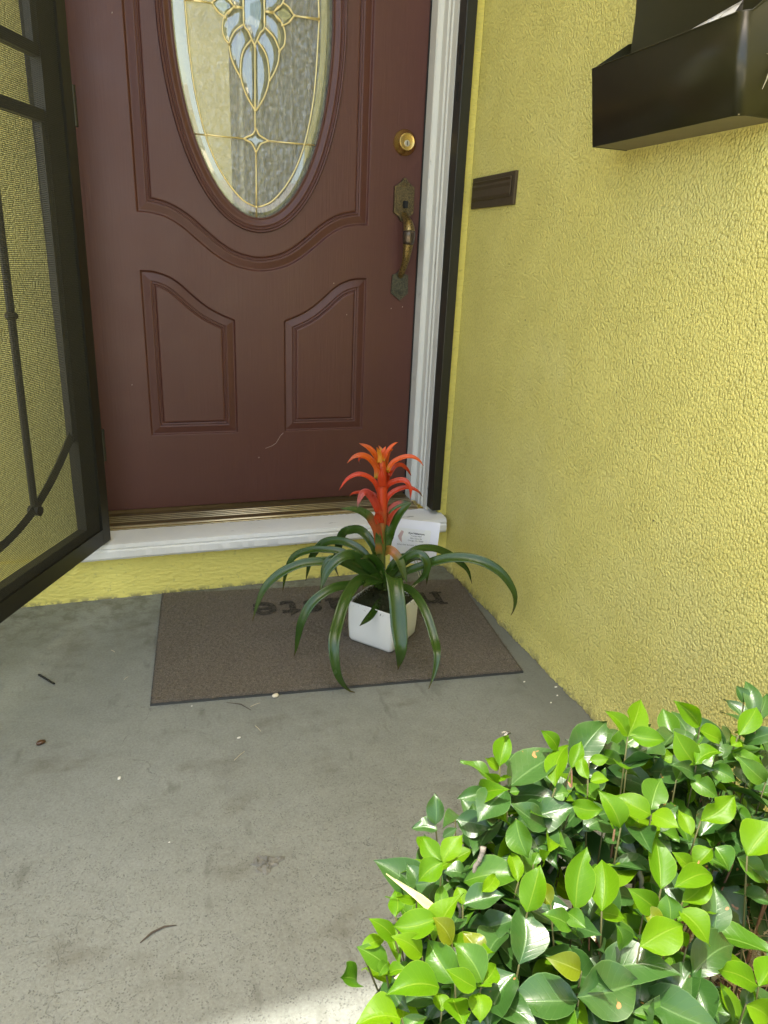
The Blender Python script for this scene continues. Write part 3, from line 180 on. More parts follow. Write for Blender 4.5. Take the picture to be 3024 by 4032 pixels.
def m_stucco():
    t = NT('yellow_stucco')
    w = t.n('ShaderNodeTexNoise'); w.inputs['Scale'].default_value = 60; t.l(t.obj, w.inputs['Vector'])
    va = t.n('ShaderNodeVectorMath', operation='SCALE'); t.l(w.outputs['Color'], va.inputs[0]); va.inputs['Scale'].default_value = .0022
    vb = t.n('ShaderNodeVectorMath', operation='ADD'); t.l(t.obj, vb.inputs[0]); t.l(va.outputs[0], vb.inputs[1])
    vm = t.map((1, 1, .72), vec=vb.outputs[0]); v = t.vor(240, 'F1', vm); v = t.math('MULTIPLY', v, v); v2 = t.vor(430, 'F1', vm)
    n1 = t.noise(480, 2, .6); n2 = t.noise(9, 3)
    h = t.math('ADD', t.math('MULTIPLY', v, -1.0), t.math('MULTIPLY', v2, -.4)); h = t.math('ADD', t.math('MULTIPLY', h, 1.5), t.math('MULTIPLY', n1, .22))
    col = t.ramp(n2, [(.3, (.70, .625, .18)), (.7, (.78, .70, .21))])
    col = t.mix(t.math('MULTIPLY', t.ramp(t.noise(2.2, 5, .6), [(.5, 0.0), (.75, 1.0)]), .35), col, (.64, .61, .31))
    # grime and chips of bare plaster near the floor
    sp = t.n('ShaderNodeSeparateXYZ'); t.l(t.obj, sp.inputs[0])
    low = t.n('ShaderNodeMapRange'); t.l(sp.outputs['Z'], low.inputs[0]); low.inputs[1].default_value = -.18; low.inputs[2].default_value = -.155; low.inputs[3].default_value = 1; low.inputs[4].default_value = 0
    ch = t.math('MULTIPLY', low.outputs[0], t.ramp(t.noise(38, 5, .7), [(.47, 0.0), (.56, 1.0)]))
    col = t.mix(t.math('MULTIPLY', ch, .75), col, (.16, .14, .09))
    sk = t.ramp(t.vor(30, 'F1'), [(.05, 1.0), (.08, 0.0)]); sk = t.math('MULTIPLY', sk, t.ramp(t.noise(7, 2), [(.62, 0.0), (.68, 1.0)]))
    col = t.mix(sk, col, (.10, .085, .04))
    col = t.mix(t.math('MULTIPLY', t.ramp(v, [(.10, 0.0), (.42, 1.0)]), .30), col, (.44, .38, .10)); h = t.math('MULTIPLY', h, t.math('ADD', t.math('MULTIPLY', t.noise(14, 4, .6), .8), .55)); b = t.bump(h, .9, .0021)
    return t.done(t.pbsdf(col, t.math('ADD', t.math('MULTIPLY', n1, .2), .32), 0, b, .5))
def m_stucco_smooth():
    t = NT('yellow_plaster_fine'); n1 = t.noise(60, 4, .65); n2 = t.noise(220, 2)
    col = t.mix(t.ramp(t.noise(70, 4, .7), [(.60, 0.0), (.72, .7)]), (.76, .665, .17), (.44, .38, .13))  # base yellow lifted to stand in for stronger light on the outward faces
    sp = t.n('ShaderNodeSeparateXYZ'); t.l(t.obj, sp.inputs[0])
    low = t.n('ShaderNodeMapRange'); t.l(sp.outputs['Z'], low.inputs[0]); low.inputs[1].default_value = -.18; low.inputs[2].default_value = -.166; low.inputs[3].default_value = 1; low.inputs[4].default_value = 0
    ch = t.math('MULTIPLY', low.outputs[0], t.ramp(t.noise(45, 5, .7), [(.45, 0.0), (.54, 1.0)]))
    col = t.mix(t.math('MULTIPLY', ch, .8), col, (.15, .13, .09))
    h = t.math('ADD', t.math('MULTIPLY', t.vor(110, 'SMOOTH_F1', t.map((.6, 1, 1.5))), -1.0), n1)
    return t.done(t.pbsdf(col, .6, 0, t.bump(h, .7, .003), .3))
def m_concrete():
    t = NT('porch_concrete')
    n = t.noise(3, 6, .6); n2 = t.noise(26, 5, .6); n3 = t.noise(240, 3, .6)
    col = t.ramp(n, [(.3, (0.161, 0.167, 0.141)), (.5, (0.203, 0.214, 0.187)), (.7, (0.235, 0.250, 0.225))])
    col = t.mix(.35, col, t.ramp(n2, [(.3, (0.157, 0.163, 0.144)), (.7, (0.256, 0.270, 0.242))]))
    col = t.mix(.3, col, t.ramp(n3, [(.3, (0.122, 0.128, 0.110)), (.7, (0.285, 0.307, 0.281))]))
    sp = t.n('ShaderNodeSeparateXYZ'); t.l(t.obj, sp.inputs[0])
    mr = t.n('ShaderNodeMapRange'); t.l(sp.outputs['Y'], mr.inputs[0]); mr.inputs[1].default_value = -.75; mr.inputs[2].default_value = -1.1; mr.inputs[3].default_value = .12; mr.inputs[4].default_value = .85
    # exposed dark aggregate where the surface is worn
    ag = t.ramp(t.vor(300, 'F1'), [(.26, 1.0), (.44, 0.0)]); ag = t.math('MULTIPLY', ag, t.ramp(t.noise(85, 4, .7), [(.44, 0.0), (.60, 1.0)]))
    ag = t.math('MULTIPLY', ag, mr.outputs[0]); 
    col = t.mix(t.math('MULTIPLY', ag, .6), col, (0.061, 0.063, 0.057))
    lg = t.ramp(t.vor(260, 'F1', t.map((1, 1.3, 1))), [(.12, 1.0), (.2, 0.0)]); lg = t.math('MULTIPLY', lg, mr.outputs[0])
    col = t.mix(t.math('MULTIPLY', lg, .35), col, (0.328, 0.349, 0.323))
    # stains
    col = t.mix(t.math('MULTIPLY', t.ramp(t.noise(7.5, 4, .62, t.map((1, 1.7, 1), (0, 0, .5))), [(.56, 0.0), (.72, 1.0)]), .42), col, (0.082, 0.070, 0.047))
    col = t.mix(t.math('MULTIPLY', t.ramp(t.noise(11, 3, .6, t.map((1.8, .7, 1), (0, 0, -.7))), [(.62, 0.0), (.72, 1.0)]), .4), col, (0.071, 0.068, 0.051))
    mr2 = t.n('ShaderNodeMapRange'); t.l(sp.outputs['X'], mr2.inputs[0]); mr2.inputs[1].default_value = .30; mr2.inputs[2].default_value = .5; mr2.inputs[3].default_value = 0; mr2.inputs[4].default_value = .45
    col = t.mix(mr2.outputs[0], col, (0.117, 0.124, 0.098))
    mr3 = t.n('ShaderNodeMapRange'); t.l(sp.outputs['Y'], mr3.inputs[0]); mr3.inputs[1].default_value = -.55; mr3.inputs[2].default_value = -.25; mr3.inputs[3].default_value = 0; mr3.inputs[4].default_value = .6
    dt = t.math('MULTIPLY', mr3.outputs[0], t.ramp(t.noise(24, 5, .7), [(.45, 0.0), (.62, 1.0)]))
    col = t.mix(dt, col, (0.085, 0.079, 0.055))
    # hairline cracks
    wv = t.n('ShaderNodeTexNoise'); wv.inputs['Scale'].default_value = 14; wv.inputs['Detail'].default_value = 5; t.l(t.obj, wv.inputs['Vector'])
    va = t.n('ShaderNodeVectorMath', operation='SCALE'); t.l(wv.outputs['Color'], va.inputs[0]); va.inputs['Scale'].default_value = .11
    vb = t.n('ShaderNodeVectorMath', operation='ADD'); t.l(t.obj, vb.inputs[0]); t.l(va.outputs[0], vb.inputs[1])
    cr = t.ramp(t.vor(5.5, 'DISTANCE_TO_EDGE', vb.outputs[0]), [(.0, 1.0), (.0045, 0.0)])
    cr = t.math('MULTIPLY', cr, t.ramp(t.noise(4, 2), [(.5, 0.0), (.6, 1.0)]))
    col = t.mix(t.math('MULTIPLY', cr, .45), col, (0.057, 0.060, 0.051))
    h = t.math('SUBTRACT', t.math('ADD', t.math('MULTIPLY', n3, .35), t.math('MULTIPLY', n2, .6)), t.math('ADD', t.math('MULTIPLY', ag, .8), t.math('MULTIPLY', cr, .6)))
    return t.done(t.pbsdf(col, .78, 0, t.bump(h, .5, .002), .35))
def m_paint(name, col, rough=.45, grain=True, dirt=None, bs=.25, spec=.5, var=.12):
    t = NT(name)
    n = t.noise(160, 3, .5, t.map((1, 1, .06))); n2 = t.noise(5, 5, .6)
    c = t.mix(n2, tuple(x*(1-var) for x in col), tuple(min(1, x*(1+var)) for x in col))
    c = t.mix(t.math('MULTIPLY', n, .25), c, tuple(x*.8 for x in col))
    rough = t.math('ADD', t.math('MULTIPLY', t.noise(7, 5, .7), .35), rough-.19)
    if dirt:
        c = t.mix(t.ramp(t.noise(30, 5, .7, t.map(dirt[1])), [(dirt[0], 0.0), (dirt[0]+.05, .8)]), c, dirt[2])
    return t.done(t.pbsdf(c, rough, 0, t.bump(n, bs, .0012), spec))
def m_plain(name, col, rough=.5, metal=0, bump=None, spec=None, var=0.15, vs=40):
    t = NT(name); n = t.noise(vs, 4, .6); c = t.mix(n, tuple(x*(1-var) for x in col), tuple(min(1, x*(1+var)) for x in col))
    nb = t.bump(t.noise(bump[0], 4, .6), bump[1], bump[2]) if bump else None
    return t.done(t.pbsdf(c, rough, metal, nb, spec))
def m_brassold(name, base, dark, rough=.35):
    t = NT(name); n = t.noise(260, 3, .6); c = t.mix(t.ramp(n, [(.35, 0.0), (.65, 1.0)]), base, dark)
    return t.done(t.pbsdf(c, t.math('ADD', t.math('MULTIPLY', n, .3), rough-.1), .85, t.bump(t.vor(420, 'F1'), .35, .0008)))
def m_glass(name, tint, gl, rough, bumpv=None, milky=0, milk=(.5, .5, .42)):
    t = NT(name); tr = t.n('ShaderNodeBsdfTransparent'); tr.inputs[0].default_value = tint + (1,)
    g = t.n('ShaderNodeBsdfGlossy'); g.inputs['Roughness'].default_value = rough; g.inputs[0].default_value = (1, 1, 1, 1)
    lw = t.n('ShaderNodeLayerWeight'); lw.inputs[0].default_value = .5; frv = t.math('ADD', t.math('MULTIPLY', t.math('POWER', lw.outputs['Facing'], 5.0), .9), .045)
    if bumpv:
        h = t.math('ADD', t.noise(bumpv[0], 4, .65, t.map((1, 1, 1), (0, .6, 0)), 1.6), t.vor(bumpv[0]*1.4, 'SMOOTH_F1')); nb = t.bump(h, bumpv[1], bumpv[2]); t.l(nb, g.inputs['Normal'])
    f = t.math('ADD', frv, gl, True)
    base = tr
    if milky:
        d = t.n('ShaderNodeBsdfDiffuse'); d.inputs[0].default_value = milk + (1,); tl = t.n('ShaderNodeBsdfTranslucent'); tl.inputs[0].default_value = milk + (1,)
        if bumpv: t.l(nb, d.inputs['Normal'])
        ad = t.n('ShaderNodeMixShader'); ad.inputs[0].default_value = .5; t.l(d.outputs[0], ad.inputs[1]); t.l(tl.outputs[0], ad.inputs[2])
        mm = t.n('ShaderNodeMixShader'); mm.inputs[0].default_value = milky; t.l(tr.outputs[0], mm.inputs[1]); t.l(ad.outputs[0], mm.inputs[2]); base = mm
    mx = t.n('ShaderNodeMixShader'); t.l(f, mx.inputs[0]); t.l(base.outputs[0], mx.inputs[1]); t.l(g.outputs[0], mx.inputs[2])
    return t.done(mx)
def m_leaf(name, c1, c2, vein, rough=.3, transl=.35, tcol=None, veins=True, brown=False, spec=.5):
    t = NT(name); uv = t.tc.outputs['UV']
    sp = t.n('ShaderNodeSeparateXYZ'); t.l(uv, sp.inputs[0]); u, v = sp.outputs[0], sp.outputs[1]
    at = t.n('ShaderNodeAttribute', attribute_name='rnd')
    c = t.mix(at.outputs['Fac'], c1, c2)
    c = t.mix(t.math('MULTIPLY', t.noise(60, 4, .6), .35), c, tuple(x*.7 for x in c1))
    au = t.math('ABSOLUTE', t.math('SUBTRACT', u, .5))
    h = t.noise(300, 2)
    if veins:
        mid = t.ramp(au, [(.012, 1.0), (.035, 0.0)])
        # side veins slant forward from the midrib
        w = t.math('FRACT', t.math('MULTIPLY', t.math('SUBTRACT', v, t.math('MULTIPLY', au, .45)), 9.0))
        sv = t.ramp(t.math('ABSOLUTE', t.math('SUBTRACT', w, .5)), [(.0, 1.0), (.09, 0.0)])
        c = t.mix(t.math('MULTIPLY', mid, .55), c, vein); c = t.mix(t.math('MULTIPLY', sv, .10), c, vein)
        ed = t.ramp(au, [(.475, 0.0), (.495, .6)]); c = t.mix(ed, c, vein)
        h = t.math('SUBTRACT', t.math('MULTIPLY', h, .25), t.math('ADD', mid, t.math('MULTIPLY', sv, .3)))
    else:
        st = t.noise(1, 2, .5, t.map((140, 3, 1), vec=uv)); c = t.mix(t.math('MULTIPLY', st, .4), c, tuple(x*.55 for x in c1)); h = st
    if brown:
        bsp = t.ramp(t.noise(34, 3, .6), [(.685, 0.0), (.70, 1.0)]); c = t.mix(bsp, c, (.35, .16, .06))
    p = t.pbsdf(c, rough, 0, t.bump(h, .3, .0008), spec)
    tl = t.n('ShaderNodeBsdfTranslucent'); 
    tc = t.mix(1.0, c, tcol or (1.5, 1.3, .5), 'MULTIPLY'); t.l(tc, tl.inputs[0])
    mx = t.n('ShaderNodeMixShader'); mx.inputs[0].default_value = transl; t.l(p.outputs[0], mx.inputs[1]); t.l(tl.outputs[0], mx.inputs[2])
    return t.done(mx)

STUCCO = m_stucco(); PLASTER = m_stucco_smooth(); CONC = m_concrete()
DOORP = m_paint('maroon_door_paint', (.094, .0305, .0205), .45, bs=.35, spec=.5, var=.1)
WHITE = m_paint('white_trim_paint', (.72, .71, .63), .5, dirt=(.66, (1, 1, .3), (.30, .29, .25)), bs=.3, var=.06)
SILLW = m_paint('weathered_sill_paint', (.78, .77, .73), .6, dirt=(.66, (.35, 1.5, 1.5), (.26, .25, .22)), bs=.3, var=.06)
BLACK = m_plain('black_powder_coat', (.017, .016, .009), .42, 0, (500, .2, .0005), .5)
BLACKG = m_plain('black_gloss_enamel', (.026, .024, .010), .3, 0, None, .5)
WIRE = m_plain('dark_screen_wire', (.040, .038, .026), .5)
ROOFM = m_plain('painted_soffit', (.72, .68, .50), .7)
BRASS = m_plain('polished_brass', (.72, .50, .16), .22, .95, (200, .1, .0004))
CAMEM = m_plain('brass_came', (.85, .70, .34), .28, .65)
OLDBR = m_brassold('aged_brass', (.20, .15, .07), (.08, .065, .038), .45)
OLDB2 = m_brassold('tarnished_brass', (.14, .13, .085), (.06, .06, .045), .5)
SLOTM = m_plain('brown_metal', (.075, .055, .03), .45, .25, (60, .3, .001))
THR = m_plain('anodised_threshold', (.26, .19, .085), .32, .8, (90, .2, .0006), var=.3)
BRASSL = m_plain('bright_edge_brass', (.62, .52, .32), .3, .7)
RUBBER = m_plain('black_rubber', (.012, .012, .010), .8)

# ------------------------------------------------------------------ the setting
FZ = -.18; XW = .534
def struct(o): o['kind'] = 'structure'; return o
t = MB(); t.add([(-60,-60,-.38),(60,-60,-.38),(60,60,-.38),(-60,60,-.38)], [(0,1,2,3)])
tt = NT('pale_bounce_ground'); nn = tt.noise(6, 6, .7); bounce_ground = tt.done(tt.pbsdf(tt.ramp(nn, [(.3, (.52, .48, .36)), (.7, (.62, .57, .43))]), .9, 0, tt.bump(tt.noise(80, 4), .6, .02)))  # unseen yard, made pale like concrete to bounce light into the porch
struct(t.build('ground', bounce_ground))
edge = [(-.02,-1.404),(-.05,-1.407),(-.075,-1.417),(-.10,-1.436),(-.122,-1.458),(-.135,-1.49),(-.14,-1.55)]
poly = [(-4,-5),(-.14,-5)] + edge[::-1] + [(XW,-1.404),(XW,-.165),(-4,-.165)]
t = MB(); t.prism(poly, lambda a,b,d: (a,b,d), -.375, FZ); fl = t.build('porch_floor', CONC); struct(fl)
# painted riser round the slab edge
t = MB(); line = [(XW,-1.404)] + edge + [(-.14,-5)]
rng = random.Random(3)
def offs(line, d):
    out = []
    for i, p in enumerate(line):
        a = Vector(line[max(i-1,0)]); b = Vector(line[min(i+1,len(line)-1)]); tn = (b-a).normalized(); nrm = Vector((-tn.y, tn.x))
        out.append((p[0]+nrm.x*d, p[1]+nrm.y*d))
    return out
l0, l1, l2 = offs(line, .002), offs(line, .045), offs(line, .085)
vs = [(p[0],p[1],FZ-.003) for p in l0] + [(p[0],p[1],FZ-.020) for p in l1] + [(p[0],p[1],-.372) for p in l2]; n = len(line)
t.add(vs, [(k*n+i,k*n+i+1,(k+1)*n+i+1,(k+1)*n+i) for k in range(2) for i in range(n-1)])
RIS = m_plain('painted_riser', (.78, .72, .45), .6, 0, (60, .5, .003))
struct(t.build('porch_floor_riser', RIS, smooth=True))
t = MB(); N = 34; sx, sy = (XW+.13)/N, 1.6/N; vs = []
for j in range(N+1):
    for i in range(N+1):
        x = -.13+i*sx; y = -3.0+j*sy; vs.append((x, y, -.30+rng.uniform(-.012,.012)))
t.add(vs, [(j*(N+1)+i, j*(N+1)+i+1, (j+1)*(N+1)+i+1, (j+1)*(N+1)+i) for j in range(N) for i in range(N)])
tt = NT('bed_soil'); SOIL = tt.done(tt.pbsdf(tt.ramp(tt.noise(50, 6, .7), [(.35, (.05, .036, .022)), (.6, (.14, .10, .06)), (.72, (.28, .22, .14))]), .95, 0, tt.bump(tt.noise(90, 5, .7), .9, .01)))
struct(t.build('garden_soil', SOIL, smooth=True))

# ------------------------------------------------------------------ house
house = thing('house', 'yellow stucco house front and side wall around the maroon entry door', 'house', (0, 0, FZ))
def wallpanel(x0,x1,y0,y1,z0,z1,mat,name='wall'):
    t = MB(); t.box(x0,x1,y0,y1,z0,z1); return t.build(name, mat, house)
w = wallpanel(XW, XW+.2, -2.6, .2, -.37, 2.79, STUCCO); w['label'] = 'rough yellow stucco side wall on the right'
# lumpy foot of the side wall
t = MB(); vs = []; ny = 240
for j in range(ny+1):
    y = -1.40+j*(1.205)/ny; ow = (ow if j else .004)*.8+.2*rng.uniform(-.004,.013); o_ = ow+rng.uniform(-.0008,.0008)
    for (dx, dz) in ((.001,.075),(.0-.0035,.04),(-o_*.8-.003,.018),(-o_-.004,.001)): vs.append((XW+dx, y, FZ+dz+(rng.uniform(-.0015,.0015) if dz<.07 else 0)))
t.add(vs, [(j*4+k,(j+1)*4+k,(j+1)*4+k+1,j*4+k+1) for j in range(ny) for k in range(3)])
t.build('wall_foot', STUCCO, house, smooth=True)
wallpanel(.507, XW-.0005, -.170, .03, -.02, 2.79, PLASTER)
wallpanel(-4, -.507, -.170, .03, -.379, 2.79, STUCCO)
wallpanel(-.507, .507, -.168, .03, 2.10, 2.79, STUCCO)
# low wall under the sill, slightly battered
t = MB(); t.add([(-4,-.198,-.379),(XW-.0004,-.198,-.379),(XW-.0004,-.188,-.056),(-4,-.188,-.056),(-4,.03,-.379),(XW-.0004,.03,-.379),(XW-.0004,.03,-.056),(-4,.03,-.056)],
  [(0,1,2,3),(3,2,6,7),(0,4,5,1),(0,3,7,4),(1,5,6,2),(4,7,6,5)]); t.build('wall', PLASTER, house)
t = MB(); t.box(-5, 3, -1.322, .35, 2.8, 2.92); t.build('roof', ROOFM, house)
# frame: jamb and brick mould profile run up both sides
prof = [(.4605,.02),(.4605,-.046),(.4635,-.050),(.4755,-.052),(.4765,-.076),(.4725,-.079),(.4735,-.086),(.4775,-.090),(.4775,-.100),(.4745,-.104),(.4745,-.110),(.4775,-.114),(.4775,-.1435),(.5065,-.1435),(.5065,.02)]
t = MB()
for sgn in (1,-1):
    pp = [(sgn*a,b) for a,b in prof]
    t.prism(pp, lambda a,b,d: (a,b,d), -.008, 2.04)
t.box(-.5065,.5065,-.1435,.02,2.041,2.098); t.build('door_frame', WHITE, house)
t = MB(); t.box(.4567,.4600,-.004,.02,-.001,2.04); t.box(-.4600,-.4567,-.004,.02,-.001,2.04); t.build('weatherstrip', RUBBER, house)
# black steel frame of the security screen
t = MB()
for s_ in (1,-1): t.prism([(s_*.4785,-.190),(s_*.5065,-.190),(s_*.5065,-.1445),(s_*.4785,-.1445)], lambda a,b,d:(a,b,d), .004, 2.09)
t.box(-.5065,.5065,-.190,-.1445,2.0905,2.098)
fr = t.build('screen_frame', BLACK, house, bevel=.002)
t = MB()
for zc, hl in ((1.195,.022),(1.115,.022)):
    pts = []
    for k in range(20):
        a_ = 2*math.pi*k/20; pts.append((-.1665+.0042*math.cos(a_), zc+(hl-.004)*(1 if math.sin(a_)>0 else -1)+.004*math.sin(a_)))
    t = MB(); t.prism(pts, lambda a,b,d:(d,a,b), .4775, .4789); t.build('strike_slot', RUBBER, house)
# sill and threshold
t = MB(); P = [(-.126,-.010),(-.205,-.0115),(-.216,-.015),(-.219,-.024),(-.2175,-.029),(-.2205,-.033),(-.221,-.050),(-.217,-.0565),(-.15,-.0575),(-.126,-.0575)]
xs = np.linspace(-.53,.516,140); vs = []; r3 = random.Random(9)
for x in xs:
    for (y,z) in P: vs.append((x, y+r3.uniform(-.0006,.0006), z+r3.uniform(-.0006,.0006)))
k_ = len(P); t.add(vs, [(i*k_+j,(i+1)*k_+j,(i+1)*k_+(j+1)%k_,i*k_+(j+1)%k_) for i in range(len(xs)-1) for j in range(k_)] + [tuple(range(k_)), tuple((len(xs)-1)*k_+j for j in range(k_))])
t.build('door_sill', SILLW, house, angle=.5)
P = [(.03,.0),(.0,-.002),(-.012,-.002),(-.020,-.0035),(-.040,-.0035)]
P += [(-.108,-.0075),(-.112,-.0060),(-.118,-.0060),(-.1215,-.0085),(-.1255,-.0092),(-.1255,-.02),(.03,-.02)]
t = MB(); t.prism(P, lambda a,b,d:(d,a,b), -.459, .4595); thr_ = t.build('threshold', THR, house)
for y_, z_, w_ in ((-.040,-.0044,.0024),(-.052,-.0051,.0024),(-.064,-.0056,.0024),(-.076,-.0061,.0024),(-.114,-.0062,.0042),(-.1235,-.0090,.0016)):
    t = MB(); t.tube([(-.459,y_,z_),(.4595,y_,z_)], w_, 10); o = t.build('ridge', BRASSL, None, smooth=True); o.parent = thr_
# mail slot
t = MB(); t.box(XW-.007, XW+.002, -.426, -.193, .8445, .9175); sl = t.build('mail_slot', SLOTM, house, bevel=.002)
t = MB(); yy = np.linspace(-.408,-.208,2); pr = [(-.0078,.862),(-.010,.8635),(-.012,.870),(-.0105,.886),(-.0125,.893),(-.0105,.899),(-.0135,.905),(-.0078,.907)]
t.prism(pr, lambda a,b,d:(XW+a,d,b), -.412, -.205); fo = t.build('flap', SLOTM, None, bevel=.0006)
fo.parent = sl; fo.matrix_parent_inverse = sl.matrix_world.inverted() @ Matrix.Identity(4)
fo.matrix_parent_inverse = Matrix.Translation(-Vector((0,0,FZ))).inverted() @ Matrix.Translation((0,0,-FZ)) if False else Matrix.Identity(4)

# ------------------------------------------------------------------ front door
door = thing('front_door', 'closed maroon panelled entry door with an oval leaded glass window', 'door', (0, 0, 0))
upo = [(-.3055,.7985),(-.2665,.796),(-.2297,.786),(-.193,.764),(-.1559,.7335),(-.1178,.704),(-.0784,.682),(-.040,.6705),(0,.6655)]
up = upo + [(-x,z) for x,z in upo[-2::-1]]; up = up + [(x,2.54-z) for x,z in up[::-1]]
loo = [(-.308,.658),(-.272,.656),(-.2357,.6445),(-.2085,.627),(-.1772,.599),(-.1448,.573),(-.1114,.554),(-.0685,.536),(-.0690,.2185),(-.308,.2185)]
lor = [(-x,z) for x,z in loo[::-1]]
def sdf(X, Z, poly):
    P = np.array(poly); d = np.full(X.shape, 1e9); ins = np.zeros(X.shape, bool)
    for i in range(len(P)):
        a = P[i]; b = P[(i+1)%len(P)]; ab = b-a
        tx = np.clip(((X-a[0])*ab[0]+(Z-a[1])*ab[1])/(ab@ab), 0, 1)
        d = np.minimum(d, np.hypot(X-a[0]-tx*ab[0], Z-a[1]-tx*ab[1]))
        c = ((a[1] > Z) != (b[1] > Z)) & (X < (b[0]-a[0])*(Z-a[1])/(b[1]-a[1]+1e-12)+a[0]); ins ^= c
    return np.where(ins, d, -d)
gx = np.linspace(-.4565,.4565,610)
gz = np.concatenate([np.arange(.004,.10,.004), np.arange(.10,1.34,.0015), np.arange(1.342,2.03,.008), [2.03]])
X, Z = np.meshgrid(gx, gz)
def dense(poly):
    q = catmull([(a,b) for a,b in poly], len(poly)*5); return [tuple(v) for v in q]
def smooth_part(pl, i0, i1):  # spline only the curved run, keep corners
    q = catmull(pl[i0:i1+1], 36); return pl[:i0] + [tuple(v) for v in q] + pl[i1+1:]
nu = len(upo)*2-1
UP = [tuple(v) for v in catmull(up[:nu], 60)] ; UP = UP + [(x,2.54-z) for x,z in UP[::-1]]
LO = smooth_part(loo, 0, 7); LR = [(-x,z) for x,z in LO[::-1]]
prof_d = [-1, 0, .0028, .005, .022, .0245, .0268, .0290, .0312, .0335, .0362, .0395, 2]
prof_h = [0, 0, .0070, .0074, .0030, .0026, .0066, .0026, .0032, .0068, .0012, .0005, .0005]
H = np.zeros(X.shape)
for pl in (UP, LO, LR):
    d = sdf(X, Z, pl); H = np.maximum(H, np.where(d > 0, np.interp(d, prof_d, prof_h), 0))
idx = np.arange(X.size).reshape(X.shape)
quads = np.stack([idx[:-1,:-1], idx[:-1,1:], idx[1:,1:], idx[1:,:-1]], -1).reshape(-1,4)
cx = (X[:-1,:-1]+X[1:,1:])/2; cz = (Z[:-1,:-1]+Z[1:,1:])/2
keep = ((cx/.205)**2+((cz-1.27)/.478)**2 > 1).reshape(-1); quads = quads[keep]
me = bpy.data.meshes.new('door_panel'); co = np.stack([X, H, Z], -1).reshape(-1,3)
me.vertices.add(len(co)); me.vertices.foreach_set('co', co.astype(np.float32).ravel())
me.loops.add(quads.size); me.loops.foreach_set('vertex_index', quads.astype(np.int32).ravel())
me.polygons.add(len(quads)); me.polygons.foreach_set('loop_start', np.arange(0, quads.size, 4, dtype=np.int32))
me.update(calc_edges=True); me.validate()
dp_ = link('door_panel', me, DOORP, door, True)
t = MB()  # door edges and the leaf's thickness round the glass opening
t.box(-.4566,-.4545,.0004,.044,.0035,2.03); t.box(.4545,.4566,.0004,.044,.0035,2.03); t.box(-.4545,.4545,.010,.044,.0035,.012)
t.build('door_edge', DOORP, door)
EA, EB, EC = .197, .470, 1.270
def ell(off, k, n):
    a = 2*math.pi*k/n; nx, nz = math.cos(a)/EA, math.sin(a)/EB; L_ = math.hypot(nx, nz)
    return EA*math.cos(a)+nx/L_*off, EC+EB*math.sin(a)+nz/L_*off
mp = [(.0365,.004),(.0360,-.0035),(.0345,-.0065),(.0325,-.0070),(.0310,-.0050),(.0295,-.0050),(.0280,-.0090),(.0262,-.0098),(.0245,-.0080),(.0238,-.0060),(.0222,-.0060),(.0205,-.0085),(.0175,-.0088),(.0120,-.0060),(.0070,-.0035),(.0030,-.0030),(.0020,-.0045),(-.0005,-.0045),(-.0012,-.001),(-.0012,.006)]
t = MB(); n = 220; vs = []
for k in range(n):
    for o_, h_ in mp: x, z = ell(o_, k, n); vs.append((x, h_, z))
m_ = len(mp); t.add(vs, [(k*m_+j, ((k+1)%n)*m_+j, ((k+1)%n)*m_+j+1, k*m_+j+1) for k in range(n) for j in range(m_-1)])
t.build('oval_moulding', DOORP, door, smooth=True)
# glass: textured ground, bevelled rim, bevelled petals
GT = m_glass('textured_glass', (.82, .84, .80), .09, .07, (60, .55, .010), .26, (.58, .58, .46))
GB = m_glass('bevelled_glass', (.78, .82, .74), .13, .02, None, .10, (.5, .5, .42))
t = MB(); pts = [ell(-.001, k, 160) for k in range(160)]
t.add([(x, .0075, z) for x, z in pts], [tuple(range(160))]); pane = t.build('glass_pane', GT, door)
rim = [(x,z) for x,z in CAME[0]]
inner = [ (EA-.030)/EA, (EB-.026)/EB ]
t = MB(); n = 96; vs = []
for k in range(n):
    a = 2*math.pi*k/n; ca, sa = math.cos(a), math.sin(a)
    for (da, db, y) in ((-.001,-.001,.0052),(-.0155,-.0135,.0012),(-.030,-.027,.0016)): vs.append(((EA+da)*ca, y, EC+(EB+db)*sa))
t.add(vs, [(k*3+j, ((k+1)%n)*3+j, ((k+1)%n)*3+j+1, k*3+j+1) for k in range(n) for j in range(2)])
t.build('bevelled_rim', GB, door)
def petal(outline, t, h=.0045):
    q = catmull(outline + [outline[0]], 26)[:-1]; cxy = sum(q)/len(q); n = len(q); vs = [(a[0], .0070, a[1]) for a in q]
    # ridge line: shrink more across than along
    P_ = np.array(q)-cxy; u, s__, vt = np.linalg.svd(P_, full_matrices=False); ax = vt[0]
    rg = [];
    for a in P_:
        al = a@ax; pe = a-al*ax; rg.append(cxy+al*ax*.70+pe*.45)
    vs += [(a[0], .0070-h, a[1]) for a in rg]
    t.add(vs, [(i,(i+1)%n,n+(i+1)%n,n+i) for i in range(n)] + [tuple(range(n,2*n))])
def cc(p): # design coordinates measured from the photograph (1659-wide crop grid) to door metres
    pass
